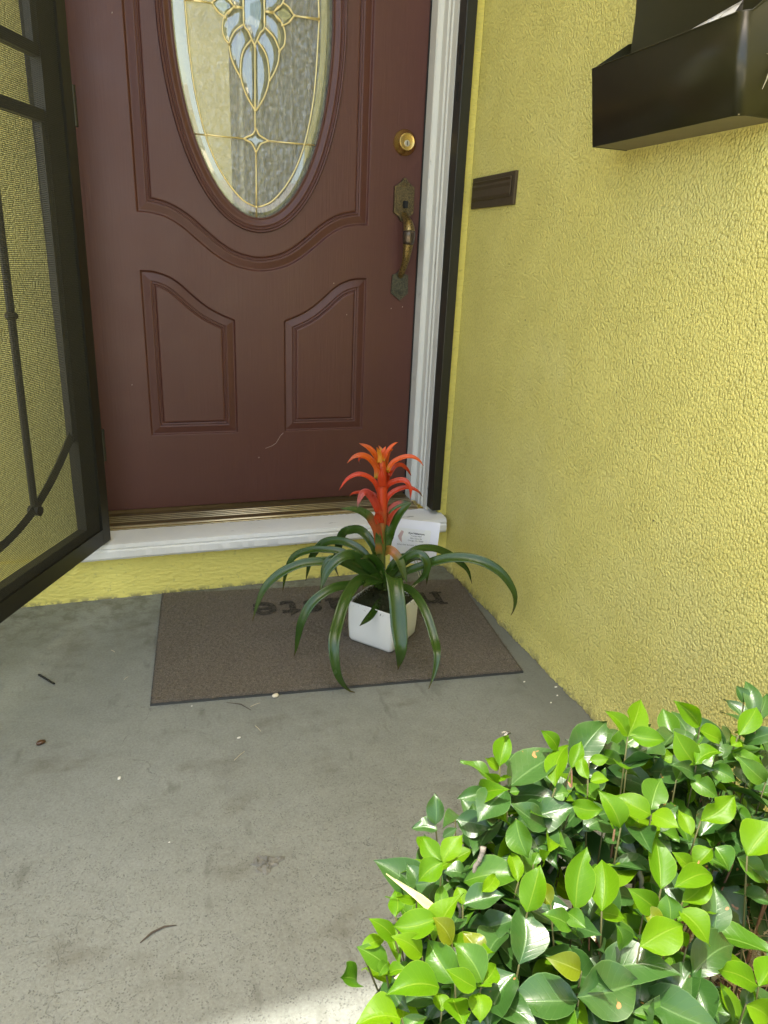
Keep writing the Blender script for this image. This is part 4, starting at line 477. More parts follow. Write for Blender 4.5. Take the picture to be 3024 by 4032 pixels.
PET = [list(q) for q in [((-0.0497,1.2678),(-0.0692,1.2517),(-0.0786,1.2304),(-0.0766,1.2052),(-0.0638,1.19),(-0.0589,1.2047),(-0.0466,1.2216),(-0.0279,1.2372),(-0.0277,1.2692)),((-0.027,1.2368),(-0.0497,1.2187),(-0.0615,1.1967),(-0.0626,1.1811),(-0.0602,1.1632),(-0.049,1.1382),(-0.0388,1.1239),(-0.0361,1.1475),(-0.0284,1.1799),(-0.0095,1.2063),(-0.0169,1.2227)),((-0.0089,1.2061),(-0.0299,1.1797),(-0.0373,1.1474),(-0.036,1.1157),(-0.0232,1.0821),(-0.0044,1.0539),(-0.0014,1.1909)),((-0.1017,1.27),(-0.0894,1.2542),(-0.0723,1.2451),(-0.0662,1.2546),(-0.0506,1.2682),(-0.0652,1.2848),(-0.0883,1.2829)),((-0.0036,1.011),(-0.0111,0.9977),(-0.0316,0.9861),(-0.0146,0.9777),(-0.0031,0.9588),(0.0074,0.9768),(0.0255,0.9854),(0.0061,0.9964)),((-0.027,1.2948),(-0.0275,1.238),(-0.0169,1.2227),(-0.001,1.193),(0.0099,1.213),(0.026,1.2378),(0.027,1.3021)),((0.0457,1.2678),(0.0652,1.2517),(0.0746,1.2304),(0.0726,1.2052),(0.0598,1.19),(0.0549,1.2047),(0.0426,1.2216),(0.0239,1.2372),(0.0237,1.2692)),((0.023,1.2368),(0.0457,1.2187),(0.0575,1.1967),(0.0586,1.1811),(0.0562,1.1632),(0.045,1.1382),(0.0348,1.1239),(0.0321,1.1475),(0.0244,1.1799),(0.0055,1.2063),(0.0129,1.2227)),((0.0049,1.2061),(0.0259,1.1797),(0.0333,1.1474),(0.032,1.1157),(0.0192,1.0821),(0.0004,1.0539),(-0.0026,1.1909)),((0.0977,1.27),(0.0854,1.2542),(0.0683,1.2451),(0.0622,1.2546),(0.0466,1.2682),(0.0612,1.2848),(0.0843,1.2829))]]
t = MB()
for o_ in PET:
    petal([np.array(p) for p in o_], t); petal([np.array((p[0], 2.54-p[1])) for p in o_], t)
t.build('bevelled_petals', GB, door)
t = MB(); done = []
def mir(p): return (-p[0]-.004, p[1])
paths = []
for i, p in enumerate(CAME):
    paths.append(p)
    if i in (0,3,4,5,6,7,8,9,10,11,12,13): paths.append([mir(q) for q in p])
for p in paths:
    for fl_ in (0, 1):
        q = [(x, 2.54-z) if fl_ else (x, z) for x, z in p]
        cq = catmull(q, max(2, len(q)*5)) if len(q) > 2 else [np.array(a) for a in q]
        cq = [a for a in cq]
        t.tube([(a[0], .0004, a[1]) for a in cq], .0021, 8)
for (x, z) in [CAME[3][1], mir(CAME[3][1]), CAME[2][0], CAME[4][0], CAME[1][0], CAME[1][1], CAME[5][1], mir(CAME[5][1]), CAME[10][0], CAME[10][-1], mir(CAME[10][-1]), CAME[11][3], CAME[11][-1], mir(CAME[11][-1]), CAME[0][4], mir(CAME[0][4]), CAME[8][-1], mir(CAME[8][-1]), CAME[0][-1]]:
    t.lathe([(.0035,-.0012),(.0032,-.0026),(.0015,-.0033)], lambda a,b,d,x=x,z=z:(x+a,d+.001,z+b), 10)
t.build('brass_came', CAMEM, door, smooth=True)
# deadbolt
dbx, dbz = .4035, 1.014
db = thing('deadbolt', '', ''); del db['label']; del db['category']; db.parent = door; db.location = (dbx, 0, dbz)
fn = lambda a,b,d: (a, -d, b)
def sub(t, name, mat, parent, **kw):
    o = t.build(name, mat, None, **kw); o.parent = parent; return o
t = MB(); t.lathe([(.033,0),(.0328,.003),(.030,.006),(.0245,.0165),(.022,.0195),(.0215,.0215),(.0198,.0225),(.0190,.0205),(.0175,.0200),(.0001,.0202)], fn, 48); sub(t, 'collar', BRASS, db, smooth=True)
t = MB(); t.lathe([(.0078,.0195),(.0078,.0222),(.0070,.0226),(.0001,.0226)], lambda a,b,d:(a,-d,b-.004), 28); sub(t, 'cylinder', m_plain('nickel', (.55,.52,.42), .35, .8), db)
t = MB(); t.box(-.0011,.0011,-.0229,-.0222,-.0095,.001); sub(t, 'keyhole', RUBBER, db)
# handle set
hs = thing('door_handle', '', ''); del hs['label']; del hs['category']; hs.parent = door; hs.location = (.407, 0, .86)
up_pl = [(0,.067),(.006,.063),(.010,.056),(.021,.048),(.029,.043),(.029,-.024),(.023,-.028),(.014,-.034),(.008,-.044),(0,-.047),(-.008,-.044),(-.014,-.034),(-.023,-.028),(-.029,-.024),(-.029,.043),(-.021,.048),(-.010,.056),(-.006,.063)]
t = MB(); t.prism(up_pl[::-1], lambda a,b,d:(a,-d,b), 0, .010); t.prism([(a*.80,b*.78+.002) for a,b in up_pl[::-1]], lambda a,b,d:(a,-d,b), .0098, .0125)
t.box(-.020,.020,-.0135,-.012,-.018,.028)
for s_ in (-1,1):
    sp_ = [(s_*(.004+.0065*math.cos(k*.55)*(1-k/16)), -.0125, .047+.0065*math.sin(k*.55)*(1-k/16)) for k in range(13)]; t.tube(sp_, .0016, 6)
t.tube([(0,-.0125,.040),(0,-.0135,.050),(0,-.012,.063)], [.0012,.0028,.001], 6)
sub(t, 'escutcheon', OLDBR, hs, bevel=.0008)
lo_pl = [(-.024,.066),(-.010,.071),(-.004,.078),(.004,.078),(.010,.071),(.024,.066),(.026,.016),(.014,.006),(.002,-.004),(-.012,.006),(-.026,.016)]
LZ = -.256
t = MB(); t.prism(lo_pl[::-1], lambda a,b,d:(a,-d,b+LZ), 0, .007); t.prism([(a*.82,(b-.035)*.82+.035) for a,b in lo_pl[::-1]], lambda a,b,d:(a,-d,b+LZ), .0069, .0088)
for s_ in (-1,1):
    sp_ = [(s_*(.008+.005*math.cos(k*.6)*(1-k/15)), -.0092, LZ+.018+.005*math.sin(k*.6)*(1-k/15)) for k in range(12)]; t.tube(sp_, .0012, 6)
for k in range(5): t.tube([(0,-.0092,LZ+.010),((k-2)*.0035,-.0095,LZ+.022)], [.0006,.0013], 5)
t.lathe([(.004,.0088),(.0036,.0105),(.0001,.0106)], lambda a,b,d:(a,-d,b+LZ+.042), 12)
sub(t, 'lower_escutcheon', OLDB2, hs, bevel=.0006)
g = catmull([(0,-.010,-.026),(.001,-.026,-.038),(.002,-.047,-.056),(.002,-.056,-.080),(.001,-.054,-.115),(0,-.044,-.150),(-.001,-.027,-.175),(-.001,-.008,-.192)], 30)
rr = np.interp(np.linspace(0,1,31), [0,.12,.25,.38,.55,.75,1], [.0075,.010,.015,.017,.0135,.0095,.0085])
t = MB(); t.tube([tuple(a) for a in g], [float(v) for v in rr], 16); sub(t, 'grip', m_brassold('worn_brass_grip', (.42,.29,.10), (.10,.075,.03), .3), hs, smooth=True)
t = MB(); i0, i1 = 10, 16; t.tube([tuple(a) for a in g[i0:i1]], [float(v)+.0006 for v in rr[i0:i1]], 16); sub(t, 'grip_sleeve', m_plain('dark_polished_sleeve', (.10,.075,.05), .18, .6), hs, smooth=True)
t = MB(); t.prism([(-.0045,-.012),(.0045,-.012),(.0055,.006),(-.0055,.006)], lambda a,b,d:(a,-d,b), .0134, .030); sub(t, 'thumb_latch', RUBBER, hs, bevel=.001)
# a scratch in the paint
t = MB()
sc_ = [(.010,.1683,),(.030,.1755),(.042,.183),(.055,.205),(.064,.214)]
t.tube([(x,-.0001,z) for x,z in sc_], .0005, 4); t.tube([(.115,.0072,.2195),(.168,.0072,.2195)], .0006, 4)
for x_,z_ in ((-.35,.36),(.385,.575),(.25,.555),(-.01,.14),(.21,.64),(-.33,1.22),(.42,.58)): t.tube([(x_,-.0002,z_),(x_+.0012,-.0002,z_+.003)], .0009, 5)
t.build('paint_scratch', m_plain('bare_primer', (.45,.35,.30), .7), door)

# ------------------------------------------------------------------ inside the door
cur = MB(); nx_, nz_ = 160, 2; vs = []
for j in range(nz_+1):
    for i in range(nx_+1):
        x = -.045+i*.40/nx_; vs.append((x, .16+.018*math.sin(i*.36)+.008*math.sin(i*.83+1), -.0+j*2.0/nz_))
cur.add(vs, [(j*(nx_+1)+i, j*(nx_+1)+i+1, (j+1)*(nx_+1)+i+1, (j+1)*(nx_+1)+i) for j in range(nz_) for i in range(nx_)])
tt = NT('lace_curtain'); lc = tt.mix(tt.ramp(tt.vor(45, 'F1'), [(.25, 0.0), (.5, 1.0)]), (.42,.43,.37), (.26,.27,.22))
tag(cur.build('curtain', tt.done(tt.pbsdf(lc, .9)), smooth=True), 'pleated grey-green curtain hanging behind the right of the oval window', 'curtain')
t = MB(); t.add([(-2.5,1.6,-.2),(2.5,1.6,-.2),(2.5,1.6,2.4),(-2.5,1.6,2.4)], [(0,3,2,1)]); t.add([(-2.5,.05,-.02),(2.5,.05,-.02),(2.5,1.6,-.02),(-2.5,1.6,-.02)], [(0,1,2,3)])
t.build('room_wall', m_plain('hall_paint', (.36,.35,.21), .7, var=.4, vs=5), house)

# ------------------------------------------------------------------ house over the way, mirrored in the oval glass
nb = thing('neighbour_house', 'pale house across the way, mirrored in the oval door glass', 'house', (-1, -15, -.38))
def nsub(o): o.parent = nb; o.matrix_parent_inverse = Matrix.Translation(-Vector(nb.location)); return o
t = MB(); t.box(-9,7,-21,-15,-.379,1.7); nsub(t.build('wall', m_plain('pale_render', (.66,.64,.58), .8)))
t = MB(); t.prism([(-14.3,1.66),(-21.7,1.66),(-18,3.1)], lambda a,b,d:(d,a,b), -9.6, 7.6); nsub(t.build('roof', m_plain('grey_shingle', (.22,.21,.20), .9)))
for x_ in (-7,-3.6,4.2):
    t = MB(); t.box(x_,x_+1.4,-15.0,-14.95,.5,1.45); w_ = nsub(t.build('window', m_plain('window_frame_paint', (.75,.75,.72), .5))); t = MB(); t.box(x_+.08,x_+1.32,-14.949,-14.94,.58,1.37); o = t.build('pane', m_plain('dark_pane', (.05,.06,.08), .1)); o.parent = w_; o.matrix_parent_inverse = w_.matrix_parent_inverse @ Matrix.Identity(4); o.matrix_parent_inverse = Matrix.Identity(4)
t = MB(); t.box(-.8,2.6,-15.0,-14.95,-.37,1.35); nsub(t.build('garage_door', m_plain('garage_paint', (.74,.70,.62), .6)))

# ------------------------------------------------------------------ security screen door, standing open
scr = thing('screen_door', 'black steel security screen door standing open on the left', 'screen door', (-.428, -.200, -.006))
DX = Vector((-.4262, -.9046, 0)); NX = Vector((.9046, -.4262, 0))   # along the leaf; NX points to the mesh side
TL = math.tan(math.radians(-1.0))
def sp3(s_, z, n_): # leaf coordinates -> object space
    p = DX*(s_+TL*z) + NX*n_; return (p.x, p.y, z)
def sbox(t, s0, s1, z0, z1, n0, n1):
    v = [sp3(s,z,n_) for n_ in (n0,n1) for s,z in ((s0,z0),(s1,z0),(s1,z1),(s0,z1))]
    t.add(v, [(0,1,2,3),(7,6,5,4),(0,4,5,1),(1,5,6,2),(2,6,7,3),(3,7,4,0)])
WD, HT = .90, 2.05
def ssub(t, name, mat, parent=scr, **kw):
    o = t.build(name, mat, None, **kw); o.parent = parent; return o
t = MB(); T0, T1 = -.030, 0.0
sbox(t, 0,.098,0,HT,T0,-.0072); sbox(t, WD-.098,WD,0,HT,T0,-.0072); sbox(t, .098,WD-.098,0,.062,T0,-.0072); sbox(t, .098,WD-.098,HT-.062,HT,T0,-.0072)
sbox(t, 0,.036,.0002,HT-.0002,-.0098,T1); sbox(t, WD-.036,WD,.0002,HT-.0002,-.0098,T1); sbox(t, .0362,WD-.0362,.0002,.040,-.0098,T1-.0002); sbox(t, .0362,WD-.0362,HT-.040,HT-.0002,-.0098,T1-.0002)
ssub(t, 'frame', BLACK)
t = MB()
sbox(t, .099,WD-.099, .951,.973,-.028,-.011); ssub(t, 'crossbar', BLACK)
t = MB(); sbox(t, .099,WD-.099, 1.067,1.089,-.028,-.011); ssub(t, 'crossbar', BLACK)
for s_ in (.100, WD-.112):
    t = MB(); sbox(t, s_,s_+.012,.285,.950,-.027,-.012); ssub(t, 'side_bar', BLACK)
    t = MB(); sbox(t, s_,s_+.012,1.090,HT-.063,-.027,-.012); ssub(t, 'side_bar', BLACK)
t = MB(); arc = []
for k in range(41):
    s_ = .105+(WD-.21)*k/40; u = (s_-WD/2)/(WD/2-.105); arc.append(sp3(s_, .135+.165*abs(u)**2.0, -.019))
t.tube(arc, .0105, 4); ssub(t, 'arched_bar', BLACK)
for s_ in (.275,.45,.625):
    u = (s_-WD/2)/(WD/2-.105); zb = .135+.165*u*u
    t = MB(); t.tube([sp3(s_,zb,-.019), sp3(s_,.952,-.019)], .0075, 10)
    ro = ssub(t, 'upright_rod', BLACK)
    t = MB(); t.tube([sp3(s_,.572,-.019), sp3(s_,.577,-.019), sp3(s_,.583,-.019), sp3(s_,.588,-.019)], [.0078,.0125,.0125,.0078], 10); t.tube([sp3(s_,zb-.004,-.030), sp3(s_,zb-.004,-.006)], .011, 12)
    ko = ssub(t, 'collar', BLACK, ro)
t = MB(); step = .0036; r_ = .0005
def wire(t, p, q):
    p, q = Vector(p), Vector(q); d = (q-p).normalized(); a = NX; b = d.cross(a).normalized()
    vs = [e+a*x*r_+b*y*r_ for e in (p,q) for x,y in ((1,0),(0,1),(-1,0),(0,-1))]
    t.add(vs, [(0,1,5,4),(1,2,6,5),(2,3,7,6),(3,0,4,7)])
s_ = .034
while s_ < WD-.034: wire(t, sp3(s_,.036,-.0065), sp3(s_,1.36,-.0065)); s_ += step
z_ = .036
while z_ < 1.36: wire(t, sp3(.034,z_,-.0056), sp3(WD-.034,z_,-.0056)); z_ += step
s_ = .034
while s_ < WD-.034: wire(t, sp3(s_,1.36,-.0065), sp3(s_,HT-.036,-.0065)); s_ += step
while z_ < HT-.036: wire(t, sp3(.034,z_,-.0056), sp3(WD-.034,z_,-.0056)); z_ += step
ssub(t, 'wire_mesh', WIRE, recalc=False)
for zz in (.25, 1.0, 1.8):
    t = MB(); t.tube([sp3(-.006,zz-.04,-.004), sp3(-.006,zz+.04,-.004)], .007, 12); ssub(t, 'hinge', BLACK, smooth=False)

# ------------------------------------------------------------------ mailbox on the side wall
mb = thing('wall_mailbox', 'black enamelled metal mailbox hanging on the yellow side wall', 'mailbox', (XW, -1.0, .912))
def msub(t, name, mat, **kw): o = t.build(name, mat, None, **kw); o.parent = mb; o.location = (-XW, 1.0, -.912); return o
y0, y1 = -.829, -1.166
XB = XW-.0015
t = MB(); th = .0015
xb, xt = .461, .4405; zb, zt = .912, 1.029
def pocket(t):
    pr_ = [(XB,zb),(xb,zb),(xt,zt),(.505,1.073),(XB,1.082)]  # side profile
    for ya, yb in ((y0, y0-th),):
        t.prism(pr_, lambda a,b,d:(a,d,b), yb, ya)
    # front with rounded near corner and near side, as one bent sheet
    path = [(0,y0)] ; rc = .012
    pts = [(0.0, y0-th)]
    pts += [(0.0, y1+rc)] + [(rc-rc*math.cos(a), y1+rc-rc*math.sin(a)) for a in (math.pi*k/16 for k in range(1,9))]
    vs = []
    for dx, y in pts: vs += [(xb+dx, y, zb), (xt+dx, y, zt)]
    vs += [(XB, y1, zb), (.505, y1, 1.073), (XB, y1, 1.082)]
    n_ = len(pts); fs = [(2*i, 2*i+1, 2*i+3, 2*i+2) for i in range(n_-1)]
    fs += [(2*n_-2, 2*n_-1, 2*n_+1, 2*n_)] + [(2*n_, 2*n_+1, 2*n_+2)]
    t.add(vs, fs)
pocket(t); o = msub(t, 'pocket', BLACKG, smooth=False, recalc=False, angle=.45)
sol = o.modifiers.new('thickness', 'SOLIDIFY'); sol.thickness = .0012; sol.offset = -1
t = MB(); t.box(xb+.002, XB, y1+.0015, y0-.0018, zb+.0008, zb+.0022); msub(t, 'bottom_plate', m_plain('dusty_underside', (.20,.17,.10), .75))
t = MB(); rowz = [(1.040,.503,-.838),(1.075,.5015,-.8405),(1.11,.500,-.842),(1.15,.4985,-.8385),(1.20,.497,-.830),(1.26,.4955,-.822),(1.34,.495,-.815)]; vs = []
for z,x,ya in rowz: vs += [(XB,ya,z),(x+.004,ya,z),(x,ya-.004,z),(x,y1+.006,z),(XB,y1+.003,z)]
n_ = len(rowz); t.add(vs, [(i*5+j,i*5+j+1,(i+1)*5+j+1,(i+1)*5+j) for i in range(n_-1) for j in range(4)] + [(0,1,2,3,4), tuple((n_-1)*5+j for j in range(5))])
msub(t, 'body', BLACKG, angle=.5)
t = MB(); t.tube([(xt-.0004,y0-.001,zt),(xt-.0004,y1+.012,zt),(xt+.0035,y1+.0035,zt),(xt+.012,y1-.0004,zt+.001),(.505,y1-.0004,1.073)], .0014, 8); msub(t, 'rolled_rim', BLACKG, smooth=True)
t = MB(); t.tube([(xb-.0004,y0-.001,zb+.001),(xb-.0004,y1+.012,zb+.001),(xb+.0035,y1+.0035,zb+.001),(xb+.012,y1-.0004,zb+.001),(XB,y1-.0004,zb+.001)], .0010, 8); msub(t, 'bottom_fold', BLACKG, smooth=True)
t = MB(); t.box(.47,XB,y1-.002,-.812,1.341,1.352); msub(t, 'lid', BLACKG, bevel=.003)
t = MB(); N_ = 24; vs = []
for i in range(N_+1):
    y = -.90-.222*i/N_; vs += [(.474,y,.95),(.462-.004*i/N_-.002*math.sin(i*.7),y,1.020+.018*i/N_+.003*math.sin(i*.45)),(.474,y,1.030+.026*i/N_),(.486,y,.95)]
t.add(vs, [(i*4+k,(i+1)*4+k,(i+1)*4+k+1,i*4+k+1) for i in range(N_) for k in range(3)])
tt = NT('printed_flyer'); fc = tt.ramp(tt.noise(14, 2, .5, tt.map((1,1.2,2.5),(0.6,0,0))), [(.0,(.72,.70,.66)),(.55,(.76,.75,.72)),(.60,(.35,.33,.28)),(.64,(.70,.68,.64))])
fc = tt.mix(tt.ramp(tt.vor(28,'F1'), [(.12,1.0),(.16,0.0)]), fc, (.55,.03,.03))
tag(t.build('folded_flyer', tt.done(tt.pbsdf(fc, .5)), smooth=True), 'white flyer with red print tucked in the black mailbox pocket', 'flyer')
# cobweb on the mailbox side
t = MB(); rc_ = random.Random(4)
base = [(.49,-1.1685,.985),(.498,-1.170,.968),(.507,-1.172,.956),(.515,-1.171,.938),(.520,-1.172,.921)]
t.tube(base, [.0006,.0013,.0010,.0014,.0007], 5); t.tube([(.496,-1.170,.972),(.490,-1.173,.955),(.487,-1.172,.944)], [.0008,.0009,.0005], 5); t.tube([(.507,-1.172,.956),(.517,-1.175,.957),(.528,-1.172,.953)], [.0009,.0008,.0006], 5)
for k in range(10): a = Vector(base[rc_.randrange(5)]); t.tube([a, a+Vector((rc_.uniform(-.01,.01),-.002,rc_.uniform(-.012,.01)))], .0003, 4)
tag(t.build('cobweb', m_plain('old_cobweb', (.36,.32,.22), .9)), 'dusty strand of cobweb on the near side of the black mailbox', 'cobweb')

# ------------------------------------------------------------------ doormat
MZ = FZ+.009
q4 = [(-.350,-.717),(.4695,-.803),(.527,-.306),(-.310,-.2055)]
t = MB(); N_ = 150; M_ = 90; vs = []; r5 = random.Random(2)
def bil(u, v):
    a = Vector(q4[0]).lerp(Vector(q4[1]), u); b = Vector(q4[3]).lerp(Vector(q4[2]), u); return a.lerp(b, v)
for j in range(M_+1):
    for i in range(N_+1):
        e = min(i, j, N_-i, M_-j); p = bil(i/N_, j/M_); jx = .0012 if e == 0 else .0008
        vs.append((p.x+r5.uniform(-jx,jx), p.y+r5.uniform(-jx,jx), MZ+(r5.uniform(-.0012,.0012) if e else -.003)))
t.add(vs, [(j*(N_+1)+i, j*(N_+1)+i+1, (j+1)*(N_+1)+i+1, (j+1)*(N_+1)+i) for j in range(M_) for i in range(N_)])
# ragged tufts standing up from the pile
for k in range(9000):
    u, v = r5.random(), r5.random()
    if k < 1600: 
        if r5.random() < .5: u = r5.choice((0.002, .998))
        else: v = .002 if r5.random() < .75 else .998
    p = bil(u, v); a = r5.uniform(0, 6.28); l_ = r5.uniform(.003,.006); w_ = .0007
    d = Vector((math.cos(a), math.sin(a))); b0 = Vector((p.x,p.y,MZ-.001)); t.add([b0+Vector((-d.y*w_,d.x*w_,0)), b0+Vector((d.y*w_,-d.x*w_,0)), b0+Vector((d.x*l_,d.y*l_,l_*.5))], [(0,1,2)])
tt = NT('coir_pile'); a_ = tt.noise(420, 3, .7); b_ = tt.noise(9, 5, .6); c_ = tt.noise(130, 3, .65)
mc = tt.ramp(a_, [(.32,(.060,.054,.043)),(.5,(.150,.135,.112)),(.68,(.33,.30,.255))]); mc = tt.mix(.35, mc, tt.ramp(c_, [(.3,(.070,.060,.046)),(.7,(.23,.205,.17))])); mc = tt.mix(tt.math('MULTIPLY', b_, .5), mc, (.14,.112,.082))
COIR = tt.done(tt.pbsdf(mc, .95, 0, tt.bump(tt.math('ADD', a_, c_), .9, .004), .1))
mat_root = thing('doormat', 'worn brown coir doormat with faded upside-down lettering', 'doormat', (.1, -.5, FZ))
def dsub(o, parent): o.parent = parent; o.matrix_parent_inverse = Matrix.Translation(-Vector(parent.location)); return o
dsub(t.build('pile', COIR, recalc=False), mat_root)
t = MB(); bp_ = [bil(0,0),bil(1,0),bil(1,1),bil(0,1)]; cen = sum(bp_, Vector((0,0)))/4
t.prism([tuple(cen+(p-cen)*1.004) for p in bp_], lambda a,b,d:(a,b,d), FZ+.0005, FZ+.0048); dsub(t.build('backing', m_plain('rubber_backing', (.05,.052,.048), .7)), mat_root)
def text_mesh(body, size, loc, xdir, ydir, mat, name, bold=0, extrude=.0004, align='CENTER', space=1.0):
    cu = bpy.data.curves.new('tmp', 'FONT'); cu.body = body; cu.size = size; cu.align_x = align; cu.extrude = extrude; cu.offset = bold; cu.space_character = space; cu.resolution_u = 4
    ob = bpy.data.objects.new('tmp', cu); C.objects.link(ob); bpy.context.view_layer.update()
    me = bpy.data.meshes.new_from_object(ob.evaluated_get(bpy.context.evaluated_depsgraph_get())); bpy.data.objects.remove(ob)
    zd = Vector(xdir).cross(Vector(ydir)); Mx = Matrix((xdir, ydir, zd)).transposed().to_4x4(); Mx.translation = Vector(loc); me.transform(Mx)
    me.name = name; return me
INK = NT('faded_ink'); INKM = INK.done(INK.pbsdf(INK.mix(INK.ramp(INK.noise(150, 4, .7), [(.40, 0.0), (.60, 1.0)]), (.026,.025,.022), (.085,.076,.062)), .95, 0, INK.bump(INK.noise(400,3), .8, .003), .1))
xd = Vector((-.4811,.047,0)).normalized(); yd = Vector((0,0,1)).cross(xd)
cx_, cy_ = .174, -.356
me = text_mesh('namaste', .140, (cx_, cy_, MZ+.0022), xd, yd, INKM, 'lettering', bold=.0025, space=1.14)
# slab serifs for the typewriter-style face
t = MB()
xs_ = [v.co.dot(xd) for v in me.vertices]; lo_, hi_ = min(xs_), max(xs_)
def serif(s_, y_, w_):
    p = xd*s_ + Vector((cx_,cy_,0))*0
    b = Vector((cx_,cy_,0)); b = xd*(s_) + yd*(b.dot(yd)+y_); b = Vector((b.x,b.y,MZ+.0019))
    t.add([b-xd*w_-yd*.0045, b+xd*w_-yd*.0045, b+xd*w_+yd*.0045, b-xd*w_+yd*.0045], [(0,1,2,3)])
serif(lo_+.007, .004, .018); serif(lo_+.058, .004, .016); serif(lo_+.002, .070, .012)
t.add([v.co for v in me.vertices], [tuple(p.vertices) for p in me.polygons]); dsub(t.build('lettering', INKM, recalc=False), mat_root)

# ------------------------------------------------------------------ bromeliad in its pot
pl = thing('potted_bromeliad', 'bromeliad with orange-red flower spike in a white square pot on the doormat', 'potted plant', (.2, -.575, MZ))
def psub(o): o.parent = pl; o.matrix_parent_inverse = Matrix.Translation(-Vector(pl.location)); return o
POTM = m_plain('white_glazed_ceramic', (.80,.80,.75), .16, 0, (25, .04, .001), .5, var=.02)
ang = math.radians(-49); hw = .0635
def rsq(hw_, rc, z, n=7):
    out = []
    for cx__, cy__, a0 in ((1,1,0),(-1,1,90),(-1,-1,180),(1,-1,270)):
        for k in range(n): a = math.radians(a0+90*k/(n-1)); out.append((cx__*(hw_-rc)+rc*math.cos(a), cy__*(hw_-rc)+rc*math.sin(a)))
    return [(.2+x*math.cos(ang)-y*math.sin(ang), -.577+x*math.sin(ang)+y*math.cos(ang), z) for x, y in out]
t = MB(); z0 = MZ+.001; ZT = -.064
rings = [rsq(.054,.008,z0), rsq(.0600,.011,z0+.0015), rsq(.0625,.011,z0+.008), rsq(.0640,.011,z0+.03), rsq(.0655,.010,ZT-.004), rsq(.0650,.010,ZT-.001), rsq(.0635,.0095,ZT), rsq(.0615,.009,ZT-.001), rsq(.0608,.009,ZT-.004), rsq(.059,.008,ZT-.03)]
vs = sum(rings, []); n_ = 28; t.add(vs, [(i*n_+j,i*n_+(j+1)%n_,(i+1)*n_+(j+1)%n_,(i+1)*n_+j) for i in range(len(rings)-1) for j in range(n_)] + [tuple(range(n_))[::-1]])
psub(t.build('pot', POTM, smooth=True))
t = MB(); r6 = random.Random(8); top = rsq(.0600,.009,ZT-.012); vs = [(.2,-.577,ZT+.004)] + top; t.add(vs, [(0,1+j,1+(j+1)%n_) for j in range(n_)])
MOSS = m_plain('moss', (.055,.06,.018), .95, 0, (200, 1, .01), var=.6, vs=120)
for k in range(2600):
    u, v = r6.uniform(-.058,.058), r6.uniform(-.058,.058); x = .2+u*math.cos(ang)-v*math.sin(ang); y = -.577+u*math.sin(ang)+v*math.cos(ang)
    a = r6.uniform(0,6.28); l_ = r6.uniform(.006,.016); z = ZT-.012+r6.uniform(0,.016); d = Vector((math.cos(a)*l_, math.sin(a)*l_, r6.uniform(-.004,.007)))
    p = Vector((x,y,z)); s2 = Vector((-d.y,d.x,0)).normalized()*.0007; t.add([p-s2,p+s2,p+d+s2*.3+Vector((0,0,.001)),p+d-s2*.3], [(0,1,2,3)])
for k in range(8):
    a = r6.uniform(3.3,5.2); p = Vector((.2+.03*math.cos(a), -.577+.045*math.sin(a), ZT+.002)); t.tube([p, p+Vector((r6.uniform(-.01,.01),-.02,.004)), p+Vector((r6.uniform(-.015,.015),-.034,-.012))], [.0012,.001,.0006], 5)
psub(t.build('moss', MOSS, recalc=False))
def attr(me, name, vals):
    a = me.attributes.new(name, 'FLOAT', 'POINT'); a.data.foreach_set('value', vals)
def uvmap(me, uvs):
    l = me.uv_layers.new(name='UVMap'); li = np.zeros(len(me.loops), dtype=np.int32); me.loops.foreach_get('vertex_index', li); l.data.foreach_set('uv', np.array(uvs)[li].astype(np.float32).ravel())
def strap(pts, wvis, prof, gut=.25, nseg=34, na=6, tw=0.35, base_w=.6, kview=.7):
    P_ = catmull(pts, nseg); P_ = [Vector(p) for p in P_]; L_ = len(P_); vs = []; uvs = []; ts = []
    prevl = None
    camp = Vector((-.31737,-2.03022,.70943))
    for i, p in enumerate(P_):
        tn = (P_[min(i+1,L_-1)]-P_[max(i-1,0)]).normalized(); hz = Vector((p.x-.2, p.y+.575, 0)); 
        if hz.length < .004: hz = Vector((tn.x,tn.y,0))
        if hz.length < 1e-5: hz = Vector((0,-1,0))
        lat = Vector((-hz.y, hz.x, 0)).normalized(); vd = (p-camp).normalized(); sp_ = vd.cross(tn).normalized()
        if lat.dot(sp_) < 0: sp_ = -sp_
        la = (lat*(1-kview)+sp_*kview); la = (la-tn*la.dot(tn)).normalized()
        if prevl is not None:
            if la.dot(prevl) < 0: la = -la
            la = (la*.35+prevl*.65); la = (la-tn*la.dot(tn)).normalized()
        prevl = la; nm = la.cross(tn).normalized()
        if nm.z < 0 and abs(nm.z) > .2 and i < L_//2: pass
        t_ = i/(L_-1); w = wvis*.5*WM*prof(t_)/max(.55, abs(la.dot(sp_)))
        ndir = nm if nm.dot(Vector((0,0,1))-vd*.6) > 0 else -nm
        for k in range(na+1):
            u = -1+2*k/na; vs.append(p+la*w*u+ndir*w*gut*(u*u-.3)); uvs.append((k/na, t_)); ts.append(t_)
    fs = [(i*(na+1)+k, i*(na+1)+k+1, (i+1)*(na+1)+k+1, (i+1)*(na+1)+k) for i in range(L_-1) for k in range(na)]
    return vs, fs, uvs, ts
WM = 1.06
def leafprof(t_): return (.62+.38*min(1,t_/.35))*(1 if t_ < .62 else max(.03, 1-((t_-.62)/.38)**1.7))
def bractprof(t_): return (1.0 if t_ < .3 else 1.0-.12*(t_-.3)) * (1 if t_ < .5 else max(.02, 1-((t_-.5)/.5)**1.9))
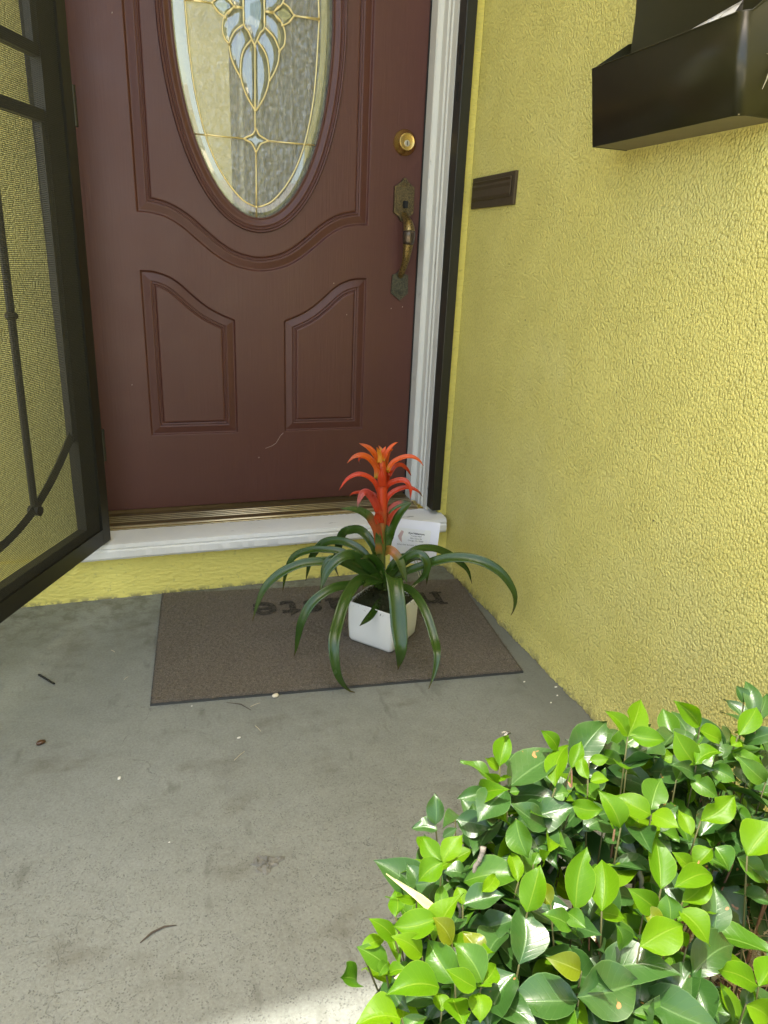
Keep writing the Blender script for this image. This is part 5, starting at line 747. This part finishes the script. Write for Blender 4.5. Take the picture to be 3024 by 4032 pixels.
def rampmat(name, stops, rough=.28, transl=.2, spec=.5):
    t = NT(name); at = t.n('ShaderNodeAttribute', attribute_name='along'); c = t.ramp(at.outputs['Fac'], stops)
    uv = t.tc.outputs['UV']; st = t.noise(1, 3, .5, t.map((60, 2, 1), vec=uv)); c = t.mix(t.math('MULTIPLY', st, .5), c, t.mix(1.0, c, (.4,.4,.4), 'MULTIPLY')); oi = t.n('ShaderNodeObjectInfo'); c = t.mix(t.math('MULTIPLY', oi.outputs['Random'], .45), c, t.mix(1.0, c, (1.7,1.35,.9), 'MULTIPLY')); c = t.mix(t.math('MULTIPLY', t.ramp(t.noise(28, 4, .7), [(.5, 0.0), (.7, 1.0)]), .3), c, t.mix(1.0, c, (.6,.62,.6), 'MULTIPLY'))
    p = t.pbsdf(c, t.math('ADD', t.math('MULTIPLY', t.noise(40, 3), .2), rough-.08), 0, t.bump(st, .25, .0006), spec); tl = t.n('ShaderNodeBsdfTranslucent'); t.l(c, tl.inputs[0])
    mx = t.n('ShaderNodeMixShader'); mx.inputs[0].default_value = transl; t.l(p.outputs[0], mx.inputs[1]); t.l(tl.outputs[0], mx.inputs[2]); return t.done(mx)
G1, G2 = (.034,.085,.010), (.045,.10,.018)
BL = rampmat('bromeliad_green', [(0,(.07,.12,.025)),(.2,G1),(.8,G1),(.94,(.045,.085,.012)),(.985,(.12,.09,.03))], .22, .14, .6)
RED, ORG, YEL, PNK, GRN = (.56,.050,.010), (.66,.105,.008), (.68,.27,.02), (.60,.07,.05), (.05,.10,.02)
BM = {'g': BL, 'gl': rampmat('bract_green_tip', [(0,(.42,.08,.02)),(.40,(.30,.09,.03)),(.55,GRN),(1,GRN)]), 'rg': rampmat('bract_green_flush', [(0,(.16,.17,.03)),(.3,(.34,.13,.03)),(.5,(.10,.15,.03)),(1,GRN)]),
  'gt': rampmat('bract_green_end', [(0,(.45,.06,.02)),(.75,(.42,.06,.02)),(.88,GRN),(1,GRN)]), 'd': rampmat('bract_dark_end', [(0,RED),(.8,RED),(.93,(.12,.05,.02)),(1,(.05,.04,.02))]), 'r': rampmat('bract_red', [(0,RED),(.9,RED),(1,(.35,.05,.02))]),
  'p': rampmat('bract_pink', [(0,RED),(.6,PNK),(.88,(.42,.12,.10)),(1,(.12,.14,.08))]), 'o': rampmat('bract_orange', [(0,(.50,.35,.03)),(.15,ORG),(.7,ORG),(1,(.6,.12,.03))]), 'oy': rampmat('bract_amber', [(0,YEL),(.35,ORG),(1,ORG)]), 'y': rampmat('bract_yellow', [(0,YEL),(.7,YEL),(1,ORG)])}
def mkstrap(name, pts, w, mat, prof, **kw):
    vs, fs, uvs, ts = strap(pts, w, prof, **kw); me = bpy.data.meshes.new(name); me.from_pydata([tuple(v) for v in vs], [], fs); uvmap(me, uvs); attr(me, 'along', ts)
    o = link(name, me, mat, None, True); so_ = o.modifiers.new('thickness', 'SOLIDIFY'); so_.thickness = .0009; so_.offset = 0; return psub(o)
for pts, w in BLEAF:
    pts = [(.2+(pts[0][0]-.2)*.3, -.575+(pts[0][1]+.575)*.3, max(ZT, pts[0][2]-.03))] + pts
    mkstrap('leaf', pts, w, BL, leafprof, gut=.32)
for pts, w, k in BRACT:
    prof_ = leafprof if k in ('g',) else bractprof
    w *= {'y': .62, 'o': .84, 'r': .88, 'd': .84, 'oy': .8}.get(k, 1)
    mkstrap('bract', pts, w, BM[k], prof_, gut=.42, nseg=26)
t = MB(); t.tube([p for p,_ in STEM], [r*1.15 for _,r in STEM], 20)
me_o = t.build('flower_stem', rampmat('stem_tint', [(0,(.10,.15,.03)),(.35,(.14,.16,.03)),(.52,(.40,.10,.03)),(.62,RED),(.85,RED),(1,ORG)], .35, .05), smooth=True)
zz_ = np.array([v.co.z for v in me_o.data.vertices]); attr(me_o.data, 'along', ((zz_-zz_.min())/(zz_.max()-zz_.min())).tolist()); psub(me_o)

# ------------------------------------------------------------------ delivery card on its pick
cd = thing('gift_card', 'white delivery card in a clear sleeve on a plant pick beside the flower', 'card', (.33, -.475, -.1))
def csub(o): o.parent = cd; o.matrix_parent_inverse = Matrix.Translation(-Vector(cd.location)); return o
cX = Vector((.985, -.12, -.10)).normalized(); nC = Vector((-.30, -.94, .15)).normalized(); cY = nC.cross(cX).normalized()*1.0; cX = cY.cross(nC).normalized()
cO = Vector((.3140, -.475, .031))
def cp(a, b, d=0): return cO + cX*a + cY*b + nC*d
t = MB(); W_, H_ = .0590, .0570
t.add([cp(-W_,-H_,.0006),cp(W_,-H_,.0006),cp(W_,H_,.0006),cp(-W_,H_,.0006),cp(-W_,-H_,-.0006),cp(W_,-H_,-.0006),cp(W_,H_,-.0006),cp(-W_,H_,-.0006)], [(0,1,2,3),(7,6,5,4),(0,4,5,1),(1,5,6,2),(2,6,7,3),(3,7,4,0)])
csub(t.build('envelope', m_plain('white_paper', (.82,.82,.90), .6, var=.02)))
t = MB(); n_ = 20; lw, lh = .0415, .0385; pts = []
for sx_, sy_, a0 in ((1,1,0),(-1,1,90),(-1,-1,180),(1,-1,270)):
    for k in range(5): a = math.radians(a0+22.5*k); pts.append((-.004+sx_*(lw-.006)+.006*math.cos(a), -.004+sy_*(lh-.006)+.006*math.sin(a)))
t.add([cp(a,b,.0010) for a,b in pts], [tuple(range(len(pts)))])
tt = NT('printed_card'); lcx = tt.mix(tt.ramp(tt.noise(38, 3, .6), [(.42,0.0),(.5,1.0)]), (.86,.86,.84), (.82,.82,.85)); csub(t.build('printed_label', tt.done(tt.pbsdf(lcx, .5))))
t = MB(); nn_ = 22; vs = []; r7 = random.Random(6)
for j in range(nn_+1):
    for i in range(nn_+1):
        a = -.046+.084*i/nn_; b = -.043+.077*j/nn_; vs.append(cp(a, b, .0030+.0009*math.sin(a*260+b*90)*math.sin(b*210-a*60)+r7.uniform(-.00025,.00025)))
t.add(vs, [(j*(nn_+1)+i, j*(nn_+1)+i+1, (j+1)*(nn_+1)+i+1, (j+1)*(nn_+1)+i) for j in range(nn_) for i in range(nn_)])
csub(t.build('clear_sleeve', m_glass('clear_film', (.99,.99,.99), -.02, .1), smooth=True))
TXT = m_plain('black_print', (.03,.03,.035), .6)
for body, size, a, b, bold in (('Kye Nakamura', .0068, .001, .0205, .00022), ('714-260-0847', .0050, .001, .0140, 0), ('305 S Gene Rd', .0050, .001, .0078, 0), ('Orange, CA, 92868', .0050, .001, .0016, 0), ('Delivery Date: 06/14/2024', .0042, -.0235, -.0105, 0), ('Delivery Time:', .0045, .0150, -.0108, .00012)):
    me = text_mesh(body, size, cp(a, b, .0012), cX, cY, TXT, 'print', bold, .00005); csub(link('print', me, TXT))
t = MB(); t.add([cp(-.046,.012,.0013), cp(-.038,.028,.0013), cp(-.032,.025,.0013), cp(-.036,.010,.0013), cp(-.034,-.004,.0013), cp(-.042,.004,.0013)], [(0,1,2,3,4,5)][:1]); csub(t.build('petal_print', m_plain('rose_print', (.55,.38,.37), .6)))
t = MB()
for dx in (-.0035,.0035): t.tube([cp(.002+dx,-.035,-.002), Vector((.325+dx,-.505,-.06)), Vector((.248+dx*.6,-.560,-.085))], .0011, 6)
csub(t.build('plant_pick', m_plain('clear_plastic_pick', (.50,.52,.36), .25)))

# ------------------------------------------------------------------ small things on the porch
BLK = m_plain('black_pin_metal', (.02,.02,.025), .35, .6)
t = MB(); a, b = Vector((-.5797,-.5403,FZ+.0022)), Vector((-.5466,-.5844,FZ+.0022)); d = (b-a).normalized(); s2 = Vector((-d.y,d.x,0))
t.tube([a.lerp(b,k/10)+s2*(.0016+.0009*math.sin(k*2.2)) for k in range(11)] , .0011, 6); t.tube([b-s2*.0012, a-s2*.0016-d*.001, a-d*.004, a+s2*.0016-d*.001, a+s2*.0016], .0011, 6); t.tube([b+s2*.001, b+s2*.001+d*.001], .0019, 6)
tag(t.build('bobby_pin', BLK), 'black crimped bobby pin lying on the concrete at the left', 'hairpin')
def pebble(name, loc, r_, mat, label, cat, sc=(1,.6,.45), seed=0, group=None, rz=0):
    bm = bmesh.new(); bmesh.ops.create_icosphere(bm, subdivisions=2, radius=r_); rr_ = random.Random(seed)
    for v in bm.verts: v.co *= 1+rr_.uniform(-.12,.12); v.co = Vector((v.co.x*sc[0], v.co.y*sc[1], v.co.z*sc[2]))
    me = bpy.data.meshes.new(name); bm.to_mesh(me); bm.free(); o = link(name, me, mat, None, True); o.location = loc; o.rotation_euler = (0,0,rz); return tag(o, label, cat, group)
BRN = m_plain('brown_shell', (.075,.035,.015), .3); CRM = m_plain('cream_petal', (.66,.60,.46), .7)
pebble('seed_pod', (-.5503,-.7885,FZ+.004), .009, BRN, 'glossy brown seed pod lying alone on the left of the concrete', 'seed pod', seed=1, rz=.3)
pebble('dry_petal', (-.098,-.752,FZ+.0045), .008, CRM, 'curled cream petal lying against the front edge of the doormat', 'petal', sc=(1,.7,.5), seed=2, rz=.3)
WHT = m_plain('white_petal', (.72,.70,.64), .8)
g_ = 'tiny white petals and flecks scattered on the concrete'
FLB = ['tiny white petal fleck between the two long straws below the doormat','tiny white fleck far left on the bare concrete below the hairpin','tiny white fleck just outside the right front corner of the doormat','small white fleck at the foot of the side wall','tiny white petal fleck closest to the wall foot right of the mat','tiny white fleck below the right corner of the doormat','tiniest white fleck on the pitted lower left concrete','tiny white fleck between the mat edge and the dark twig']
for i, (x, y, r_, rz) in enumerate([(-.19,-.868,.0042,.3),(-.408,-.925,.0045,1.2),(.455,-.838,.0032,.5),(.50,-.905,.0030,.8),(.535-.02,-.875,.0038,.1),(.472,-.925,.0026,1),(-.33,-1.10,.0018,0),(-.27,-.74,.0020,.2)]):
    pebble('white_fleck', (x,y,FZ+.0012), r_, WHT, FLB[i], 'petal', sc=(1,.6,.25), seed=10+i, group=g_, rz=rz)
STR = m_plain('straw', (.50,.44,.31), .7)
SLB = ['pale straw tip at the end of the dark twig below the mat','pale straw leaning steeply in the middle of the concrete','longest pale straw lying slantwise on the middle concrete','short straw fragment beside the left edge of the doormat','short curled straw on the concrete near the mat top left','short straw fragment on the right half of the doormat']
for i, (x, y, a, l_) in enumerate([(-.145,-.783,.35,.022),(-.150,-.85,-1.2,.022),(-.196,-.922,.75,.030),(-.4,-.6,.9,.012),(-.43,-.475,2.2,.014),(.30,-.70,.4,.012)]):
    t = MB(); zz0 = FZ+.0015 if not (-.33 < x < .5 and -.8 < y < -.2) or x < -.35 else MZ+.002; t.tube([(x-math.cos(a)*l_/2,y-math.sin(a)*l_/2,zz0),(x,y,zz0+.001),(x+math.cos(a)*l_/2,y+math.sin(a)*l_/2,zz0)], .0005, 5)
    tag(t.build('straw_bit', STR), SLB[i], 'straw', 'thin straw fragments on the porch')
TWG = m_plain('dark_twig', (.07,.055,.04), .8)
t = MB(); t.tube([(-.375,-1.270,FZ+.0015),(-.36,-1.259,FZ+.002),(-.343,-1.254,FZ+.002),(-.327,-1.256,FZ+.0015)], [.0008,.0018,.0016,.0006], 6, flat=.5); tag(t.build('curved_twig', TWG), 'small curved dark twig on the lower middle of the concrete', 'twig')
for (x0_,y0_,x1_,y1_,lb) in ((-.20,-.745,-.155,-.785,'slender dark twig on the concrete below the doormat'),): 
    t = MB(); t.tube([(x0_,y0_,FZ+.001),((x0_+x1_)/2+.006,(y0_+y1_)/2+.004,FZ+.002),(x1_,y1_,FZ+.0012)], [.0004,.0009,.0006], 5); tag(t.build('slender_twig', TWG), lb, 'twig')
# broken spall in the slab: a shallow crusty scar
t = MB(); r8 = random.Random(5); vs = [(0,0,.0004)]; cxx, cyy = -.1884,-1.1836; NR, NA = 7, 22
vs = [(cxx,cyy,FZ+.0008)]
for i in range(1,NR+1):
    for k in range(NA):
        a = 2*math.pi*k/NA; rr0 = (.021+.006*math.sin(3*a+1)+.004*math.sin(7*a))*i/NR; vs.append((cxx+rr0*math.cos(a)*1.1, cyy+rr0*math.sin(a)*.8, FZ+(.0006+abs(r8.gauss(0,.0016)) if i < NR else -.001)))
t.add(vs, [(0,1+k,1+(k+1)%NA) for k in range(NA)] + [(1+(i-1)*NA+k,1+(i-1)*NA+(k+1)%NA,1+i*NA+(k+1)%NA,1+i*NA+k) for i in range(1,NR) for k in range(NA)])
sc2 = t.build('mortar_lump', m_plain('old_mortar', (.17,.168,.145), .9, 0, (300,.5,.002), var=.25)); tag(sc2, 'crusty old mortar lump stuck on the bare concrete slab', 'mortar lump')

# ------------------------------------------------------------------ shrub
sh = thing('star_jasmine_shrub', 'leafy green shrub with bright young leaves in the sunlit bed by the porch', 'shrub', (.15, -1.7, -.30))
def hsub(o): o.parent = sh; o.matrix_parent_inverse = Matrix.Translation(-Vector(sh.location)); return o
class LB:
    def __init__(s): s.v = []; s.f = []; s.uv = []; s.r = []
CAMP = Vector((-.31737,-2.03022,.70943))
def ovate(t_): 
    if t_ <= .03: return t_*2.0
    if t_ >= 1: return 0.0
    return float(np.interp(t_, [.03,.12,.25,.42,.56,.70,.82,.90,.96,1], [.08,.52,.84,1,.96,.76,.46,.22,.08,0]))
def add_leaf(lb, B, T, w, rn, fold=.22, mode='vis', droop=.0, nrm=None, rv=None):
    B, T = Vector(B), Vector(T); ax = (T-B); L_ = ax.length; d = ax.normalized(); vd = ((B+T)/2-CAMP).normalized()
    if nrm is None: nrm = (-vd*.75+Vector((rv.uniform(-.45,.45), rv.uniform(-.45,.45), .55+rv.uniform(-.2,.3)))).normalized()
    la = d.cross(nrm).normalized(); nm = la.cross(d).normalized()
    if nm.dot(nrm) < 0: nm = -nm
    if mode == 'vis':
        sp_ = vd.cross(d).normalized(); w = w/max(.6, abs(la.dot(sp_)))
    NS, NA_ = 16, 6; b = len(lb.v); ph = rv.uniform(0,6.28); cv = rv.uniform(.04,.2)+droop; wav = rv.uniform(.0,.11); tc = rv.uniform(-.12,.2); sb = rv.uniform(-.07,.07); asy = rv.uniform(-.12,.12); nick = rv.uniform(.2,.9) if rv.random() < .16 else -1; ns = rv.choice((-1,1)); tw = rv.uniform(-.5,.5)
    for i in range(NS+1):
        t_ = i/NS; hw_ = w*.5*ovate(t_)
        c_ = B+ax*t_+nm*(L_*cv*4*t_*(1-t_)*.5 - L_*tc*t_**3)+la*(L_*sb*math.sin(math.pi*t_)*1.2)
        for k in range(NA_+1):
            u = -1+2*k/NA_
            hh = hw_*(1+asy*(1 if u > 0 else -1))*((1-.45*max(0, 1-abs(t_-nick)/.09)) if nick > 0 and u*ns > 0 else 1)
            p = c_+la*hh*u+nm*(abs(u)**1.3*hw_*fold*2 + tw*hw_*u*(t_-.3) + L_*wav*math.sin(t_*9+ph+(2 if u>0 else 0))*u*u*.5)
            lb.v.append(tuple(p)); lb.uv.append((k/NA_, t_)); lb.r.append(rn)
    for i in range(NS):
        for k in range(NA_): lb.f.append((b+i*(NA_+1)+k, b+i*(NA_+1)+k+1, b+(i+1)*(NA_+1)+k+1, b+(i+1)*(NA_+1)+k))
YNG = m_leaf('young_leaf', (.090,.225,.004), (.155,.30,.005), (.22,.34,.03), .42, .46, (1.4,1.25,.4), spec=.28)
YLW = m_leaf('yellowing_leaf', (.15,.20,.006), (.18,.22,.010), (.30,.36,.08), .3, .42, (1.3,1.2,.45))
MID = m_leaf('mid_leaf', (.050,.140,.006), (.065,.160,.009), (.16,.27,.05), .36, .28, (1.2,1.3,.5))
MAT_ = m_leaf('mature_leaf', (.024,.072,.012), (.040,.100,.020), (.10,.18,.06), .33, .12, (1.2,1.4,.5), brown=True, spec=.6)
LBs = {k: LB() for k in 'yYnmgd'}; r9 = random.Random(21)
for B, T, w, k in SLEAF:
    add_leaf(LBs[k], B, T, w*1.13, r9.random(), fold=r9.uniform(.1,.3), rv=r9)
for (x,y,z) in SFILL:
    a = r9.uniform(0,6.28); l_ = r9.uniform(.042,.075); el = r9.uniform(-.5,.7); B = Vector((x,y,z)); T = B+Vector((math.cos(a)*math.cos(el), math.sin(a)*math.cos(el), math.sin(el)))*l_
    k = r9.choices('mdny', (6,3,3,1.3))[0]
    if T.x > XW-.008 or B.x > XW-.008 or T.x < -.150: continue
    add_leaf(LBs[k], B, T, l_*r9.uniform(.42,.55), r9.random(), fold=r9.uniform(.1,.3), mode='w', nrm=Vector((r9.uniform(-.6,.6), r9.uniform(-.7,.4), 1)).normalized(), rv=r9)
# the plant goes on beyond the frame, towards the wall end and the open ground
for k_ in range(150):
    x, y, z = r9.uniform(.36,.522), r9.uniform(-1.56,-1.425), r9.uniform(-.16,.12); a = r9.uniform(2.0,5.0); l_ = r9.uniform(.042,.07); el = r9.uniform(-.4,.8); B = Vector((x,y,z)); T = B+Vector((math.cos(a)*math.cos(el), math.sin(a)*math.cos(el), math.sin(el)))*l_
    if T.x > XW-.006 or z > .02+(y+1.42)*-.35: continue
    add_leaf(LBs[r9.choices('mdny', (6,3,3,2))[0]], B, T, l_*r9.uniform(.45,.55), r9.random(), mode='w', nrm=Vector((r9.uniform(-.7,.3), r9.uniform(-.7,.3), 1)).normalized(), rv=r9)
for k_ in range(170):
    x, y = r9.uniform(-.08,.50), r9.uniform(-2.55,-1.80); 
    if y > -2.15 and x < .12: continue
    if (Vector((x,y))-Vector((-.317,-2.03))).length < .42: continue
    z = r9.uniform(-.12,.12); a = r9.uniform(0,6.28); l_ = r9.uniform(.04,.066); el = r9.uniform(-.3,.8); B = Vector((x,y,z)); T = B+Vector((math.cos(a)*math.cos(el), math.sin(a)*math.cos(el), math.sin(el)))*l_
    if T.x > XW-.01: continue
    add_leaf(LBs[r9.choices('yYnmd', (4,1,3,3,1))[0]], B, T, l_*r9.uniform(.45,.55), r9.random(), mode='w', nrm=Vector((r9.uniform(-.5,.5), r9.uniform(-.5,.5), 1)).normalized(), rv=r9)
def mkleaves(lbs, name, mat, label=None):
    v, f, uv, rr0 = [], [], [], []
    for lb in lbs:
        b = len(v); v += lb.v; f += [tuple(b+i for i in q) for q in lb.f]; uv += lb.uv; rr0 += lb.r
    me = bpy.data.meshes.new(name); me.from_pydata(v, [], f); uvmap(me, uv); attr(me, 'rnd', rr0); o = hsub(link(name, me, mat, None, True))
    if label: o['label'] = label
    return o
mkleaves([LBs['y']], 'young_foliage', YNG); mkleaves([LBs['Y']], 'yellowing_foliage', YLW); mkleaves([LBs['n']], 'foliage', MID); mkleaves([LBs['m'], LBs['g'], LBs['d']], 'mature_foliage', MAT_)
# stems: leaf pairs join a shoot which runs down to a few crowns in the bed
LX = {k: LB() for k in 'ynm'}
nodes = []
for B, T, w, k in SLEAF:
    for n_ in nodes:
        if (Vector(B)-n_[0]).length < .02: n_[1] += 1; break
    else: nodes.append([Vector(B), 1])
crowns = [Vector((x,y,-.29)) for x,y in ((.0,-1.56),(.12,-1.60),(.25,-1.55),(.38,-1.56),(.05,-1.68),(.2,-1.72),(.36,-1.70),(.46,-1.6),(-.06,-1.62))]
t = MB(); tr_ = MB()
for p, c_ in nodes:
    cr = min(crowns, key=lambda q: (Vector((q.x,q.y,0))-Vector((p.x,p.y,0))).length+r9.uniform(0,.06))
    m1 = p.lerp(cr, .3)+Vector((r9.uniform(-.012,.012), r9.uniform(-.012,.012), -.01)); m2 = p.lerp(cr, .65)+Vector((r9.uniform(-.02,.02), r9.uniform(-.02,.02), 0))
    c4 = catmull([tuple(p), tuple(m1), tuple(m2), tuple(cr)], 10); 
    t.tube([tuple(a) for a in c4[:5]], [.0008,.0009,.001,.0011,.0012], 6); tr_.tube([tuple(a) for a in c4[4:]], [.0012,.0013,.0015,.0018,.002,.0023,.003], 6)
for (x,y,z) in SFILL[::6]:
    p = Vector((x,y,z)); cr = min(crowns, key=lambda q: (q-p).length); tr_.tube([p, p.lerp(cr,.5)+Vector((r9.uniform(-.02,.02),r9.uniform(-.02,.02),0)), cr], [.0010,.0016,.003], 5)
for p, c_ in nodes:
    for kk in range(r9.choice((1,2,3))):
        bb = p+Vector((r9.uniform(-.006,.006), r9.uniform(-.006,.006), -r9.uniform(.012,.07))); a = r9.uniform(0,6.28); l_ = r9.uniform(.018,.05); el = r9.uniform(-.3,.9)
        Tt = bb+Vector((math.cos(a)*math.cos(el), math.sin(a)*math.cos(el), math.sin(el)))*l_
        if Tt.x < XW-.006: add_leaf(LX[r9.choices('ynm', (3,3,3))[0]], bb, Tt, l_*r9.uniform(.38,.55), r9.random(), mode='w', nrm=Vector((r9.uniform(-.8,.8), r9.uniform(-.8,.4), .8)).normalized(), rv=r9)
mkleaves([LX['y']], 'young_foliage', YNG); mkleaves([LX['n']], 'foliage', MID); mkleaves([LX['m']], 'mature_foliage', MAT_)
hsub(t.build('shoots', m_plain('green_shoot', (.075,.075,.022), .6), smooth=True)); hsub(tr_.build('branches', m_plain('brown_bark', (.16,.085,.045), .8, 0, (150,.5,.002), var=.4), smooth=True))
def WD_(pts, r0, name='dead_branch'):
    t = MB(); c4 = catmull(pts, 12); t.tube([tuple(a+np.array([r9.uniform(-.0006,.0006) for _ in range(3)])) for a in c4], [r0*r9.uniform(.8,1.25) for _ in c4], 8); return t
GBK = m_plain('grey_bark', (.20,.175,.15), .85, 0, (120,.8,.004), var=.4)
for pts, r0 in [(((-0.052,-1.5875,0.2063),(-0.0552,-1.59,0.195),(-0.0599,-1.5903,0.1848),(-0.0638,-1.5961,0.162)),0.0045),(((0.1635,-1.5737,0.1632),(0.1661,-1.5834,0.1583),(0.1708,-1.5865,0.1468)),0.007),(((0.098,-1.6155,0.1322),(0.0976,-1.6214,0.1193),(0.1034,-1.6265,0.1068)),0.006),(((0.0312,-1.5807,0.1797),(0.0377,-1.579,0.1605),(0.0328,-1.5775,0.1412)),0.0035),(((0.0651,-1.6345,0.1128),(0.0807,-1.6379,0.121),(0.1021,-1.6343,0.1129)),0.005),(((0.102,-1.6176,0.1712),(0.1041,-1.6237,0.1581),(0.1092,-1.6221,0.139)),0.004),(((-0.0916,-1.6195,0.1902),(-0.0885,-1.6228,0.1786),(-0.0868,-1.6199,0.1601)),0.0025),(((0.0912,-1.6786,0.0807),(0.1077,-1.6821,0.069),(0.1292,-1.6832,0.0584)),0.005)]: hsub(WD_(pts, r0*.55).build('dead_branch', GBK, smooth=True))
# dry grass and litter under the shrub
t = MB(); r10 = random.Random(31)
for k in range(2600):
    if k < 900: x, y = r10.uniform(.30,.525), r10.uniform(-1.80,-1.42); z = r10.uniform(-.22,-.02)
    elif k < 1700: x, y = r10.uniform(.12,.525), r10.uniform(-1.86,-1.415); z = r10.uniform(-.29,-.15)
    else: x, y = r10.uniform(-.12,.525), r10.uniform(-2.6,-1.42); z = r10.uniform(-.295,-.25)
    a = r10.uniform(0,6.28); l_ = r10.uniform(.03,.09); d = Vector((math.cos(a), math.sin(a), r10.uniform(-.25,.25)))*l_; p = Vector((x,y,z)); s2 = Vector((-d.y,d.x,0)).normalized()*r10.uniform(.0005,.0011); bw = Vector((0,0,r10.uniform(0,.012)))
    if p.x+d.x > XW-.004 or p.y+d.y > -1.41: continue
    t.add([p-s2,p+s2,p+d*.5+s2+bw,p+d*.5-s2+bw,p+d+s2*.3,p+d-s2*.3], [(0,1,2,3),(3,2,4,5)])
GR = m_plain('dry_grass', (.50,.38,.22), .8, var=.35, vs=30); o = t.build('dry_grass', GR, recalc=False); o['kind'] = 'stuff'; o['label'] = 'tangled dry straw and needles under the shrub'
t = MB()
for k in range(260):
    x, y, z = r10.uniform(-.10,.52), r10.uniform(-1.9,-1.43), r10.uniform(-.29,-.22); a = r10.uniform(0,6.28); l_ = r10.uniform(.02,.04); d = Vector((math.cos(a),math.sin(a),r10.uniform(-.3,.3)))*l_; s2 = Vector((-d.y,d.x,r10.uniform(-.01,.01))).normalized()*l_*.28; p = Vector((x,y,z))
    if p.x+d.x > XW-.01: continue
    t.add([p,p+d*.45+s2+Vector((0,0,.006)),p+d,p+d*.45-s2-Vector((0,0,.002)),p+d*.5], [(0,4,1),(1,4,2),(2,4,3),(3,4,0)])
o = t.build('leaf_litter', m_plain('dead_leaf', (.33,.18,.09), .8, var=.4), recalc=False); o['kind'] = 'stuff'; o['label'] = 'brown curled dead leaves on the bed'
# long pale dry grass blades sticking out of the shrub
for pts, lb in [(((-0.1031,-1.62,0.17),(-0.1164,-1.6207,0.1896),(-0.1289,-1.6157,0.2022),(-0.1513,-1.6017,0.2192)),'long pale grass blade poking out of the left of the shrub'),(((-0.0968,-1.6221,0.1689),(-0.1125,-1.6224,0.1888),(-0.1226,-1.6147,0.1977),(-0.1421,-1.6011,0.2095)),'shorter yellow grass blade crossing under the long pale one')]:
    t = MB(); P_ = [Vector(p) for p in pts]; n_ = len(P_); vs = []
    for i, p in enumerate(P_):
        d = (P_[min(i+1,n_-1)]-P_[max(i-1,0)]).normalized(); la = d.cross((p-CAMP).normalized()).normalized(); w_ = .0034*(1-(i/(n_-1))**2*.9); vs += [p-la*w_, p+Vector((0,0,-.001)), p+la*w_]
    t.add(vs, [(i*3+k,i*3+k+1,i*3+k+4,i*3+k+3) for i in range(n_-1) for k in range(2)])
    tag(t.build('grass_blade', m_plain('bleached_blade', (.62,.60,.30), .6), recalc=False), lb, 'grass blade')
# fly resting on the topmost young leaf
FB = Vector((0.0009,-1.5215,0.27))
fly = thing('fly', 'tiny fly resting near the tip of the tallest leaf at the left', 'fly', FB)
t = MB(); t.tube([Vector((-.004,0,.002)),Vector((-.002,0,.003)),Vector((.001,0,.003)),Vector((.003,0,.0025))], [.0005,.0015,.0016,.0006], 8)
o = t.build('body', m_plain('fly_body', (.04,.035,.03), .4), smooth=True); o.parent = fly
for s_ in (-1,1):
    t = MB(); t.add([(0,s_*.0006,.0042),(-.003,s_*.0032,.0036),(-.006,s_*.0028,.003),(-.0045,s_*.0008,.0035)], [(0,1,2,3)]); o = t.build('wing', m_plain('fly_wing', (.16,.15,.12), .5)); o.parent = fly
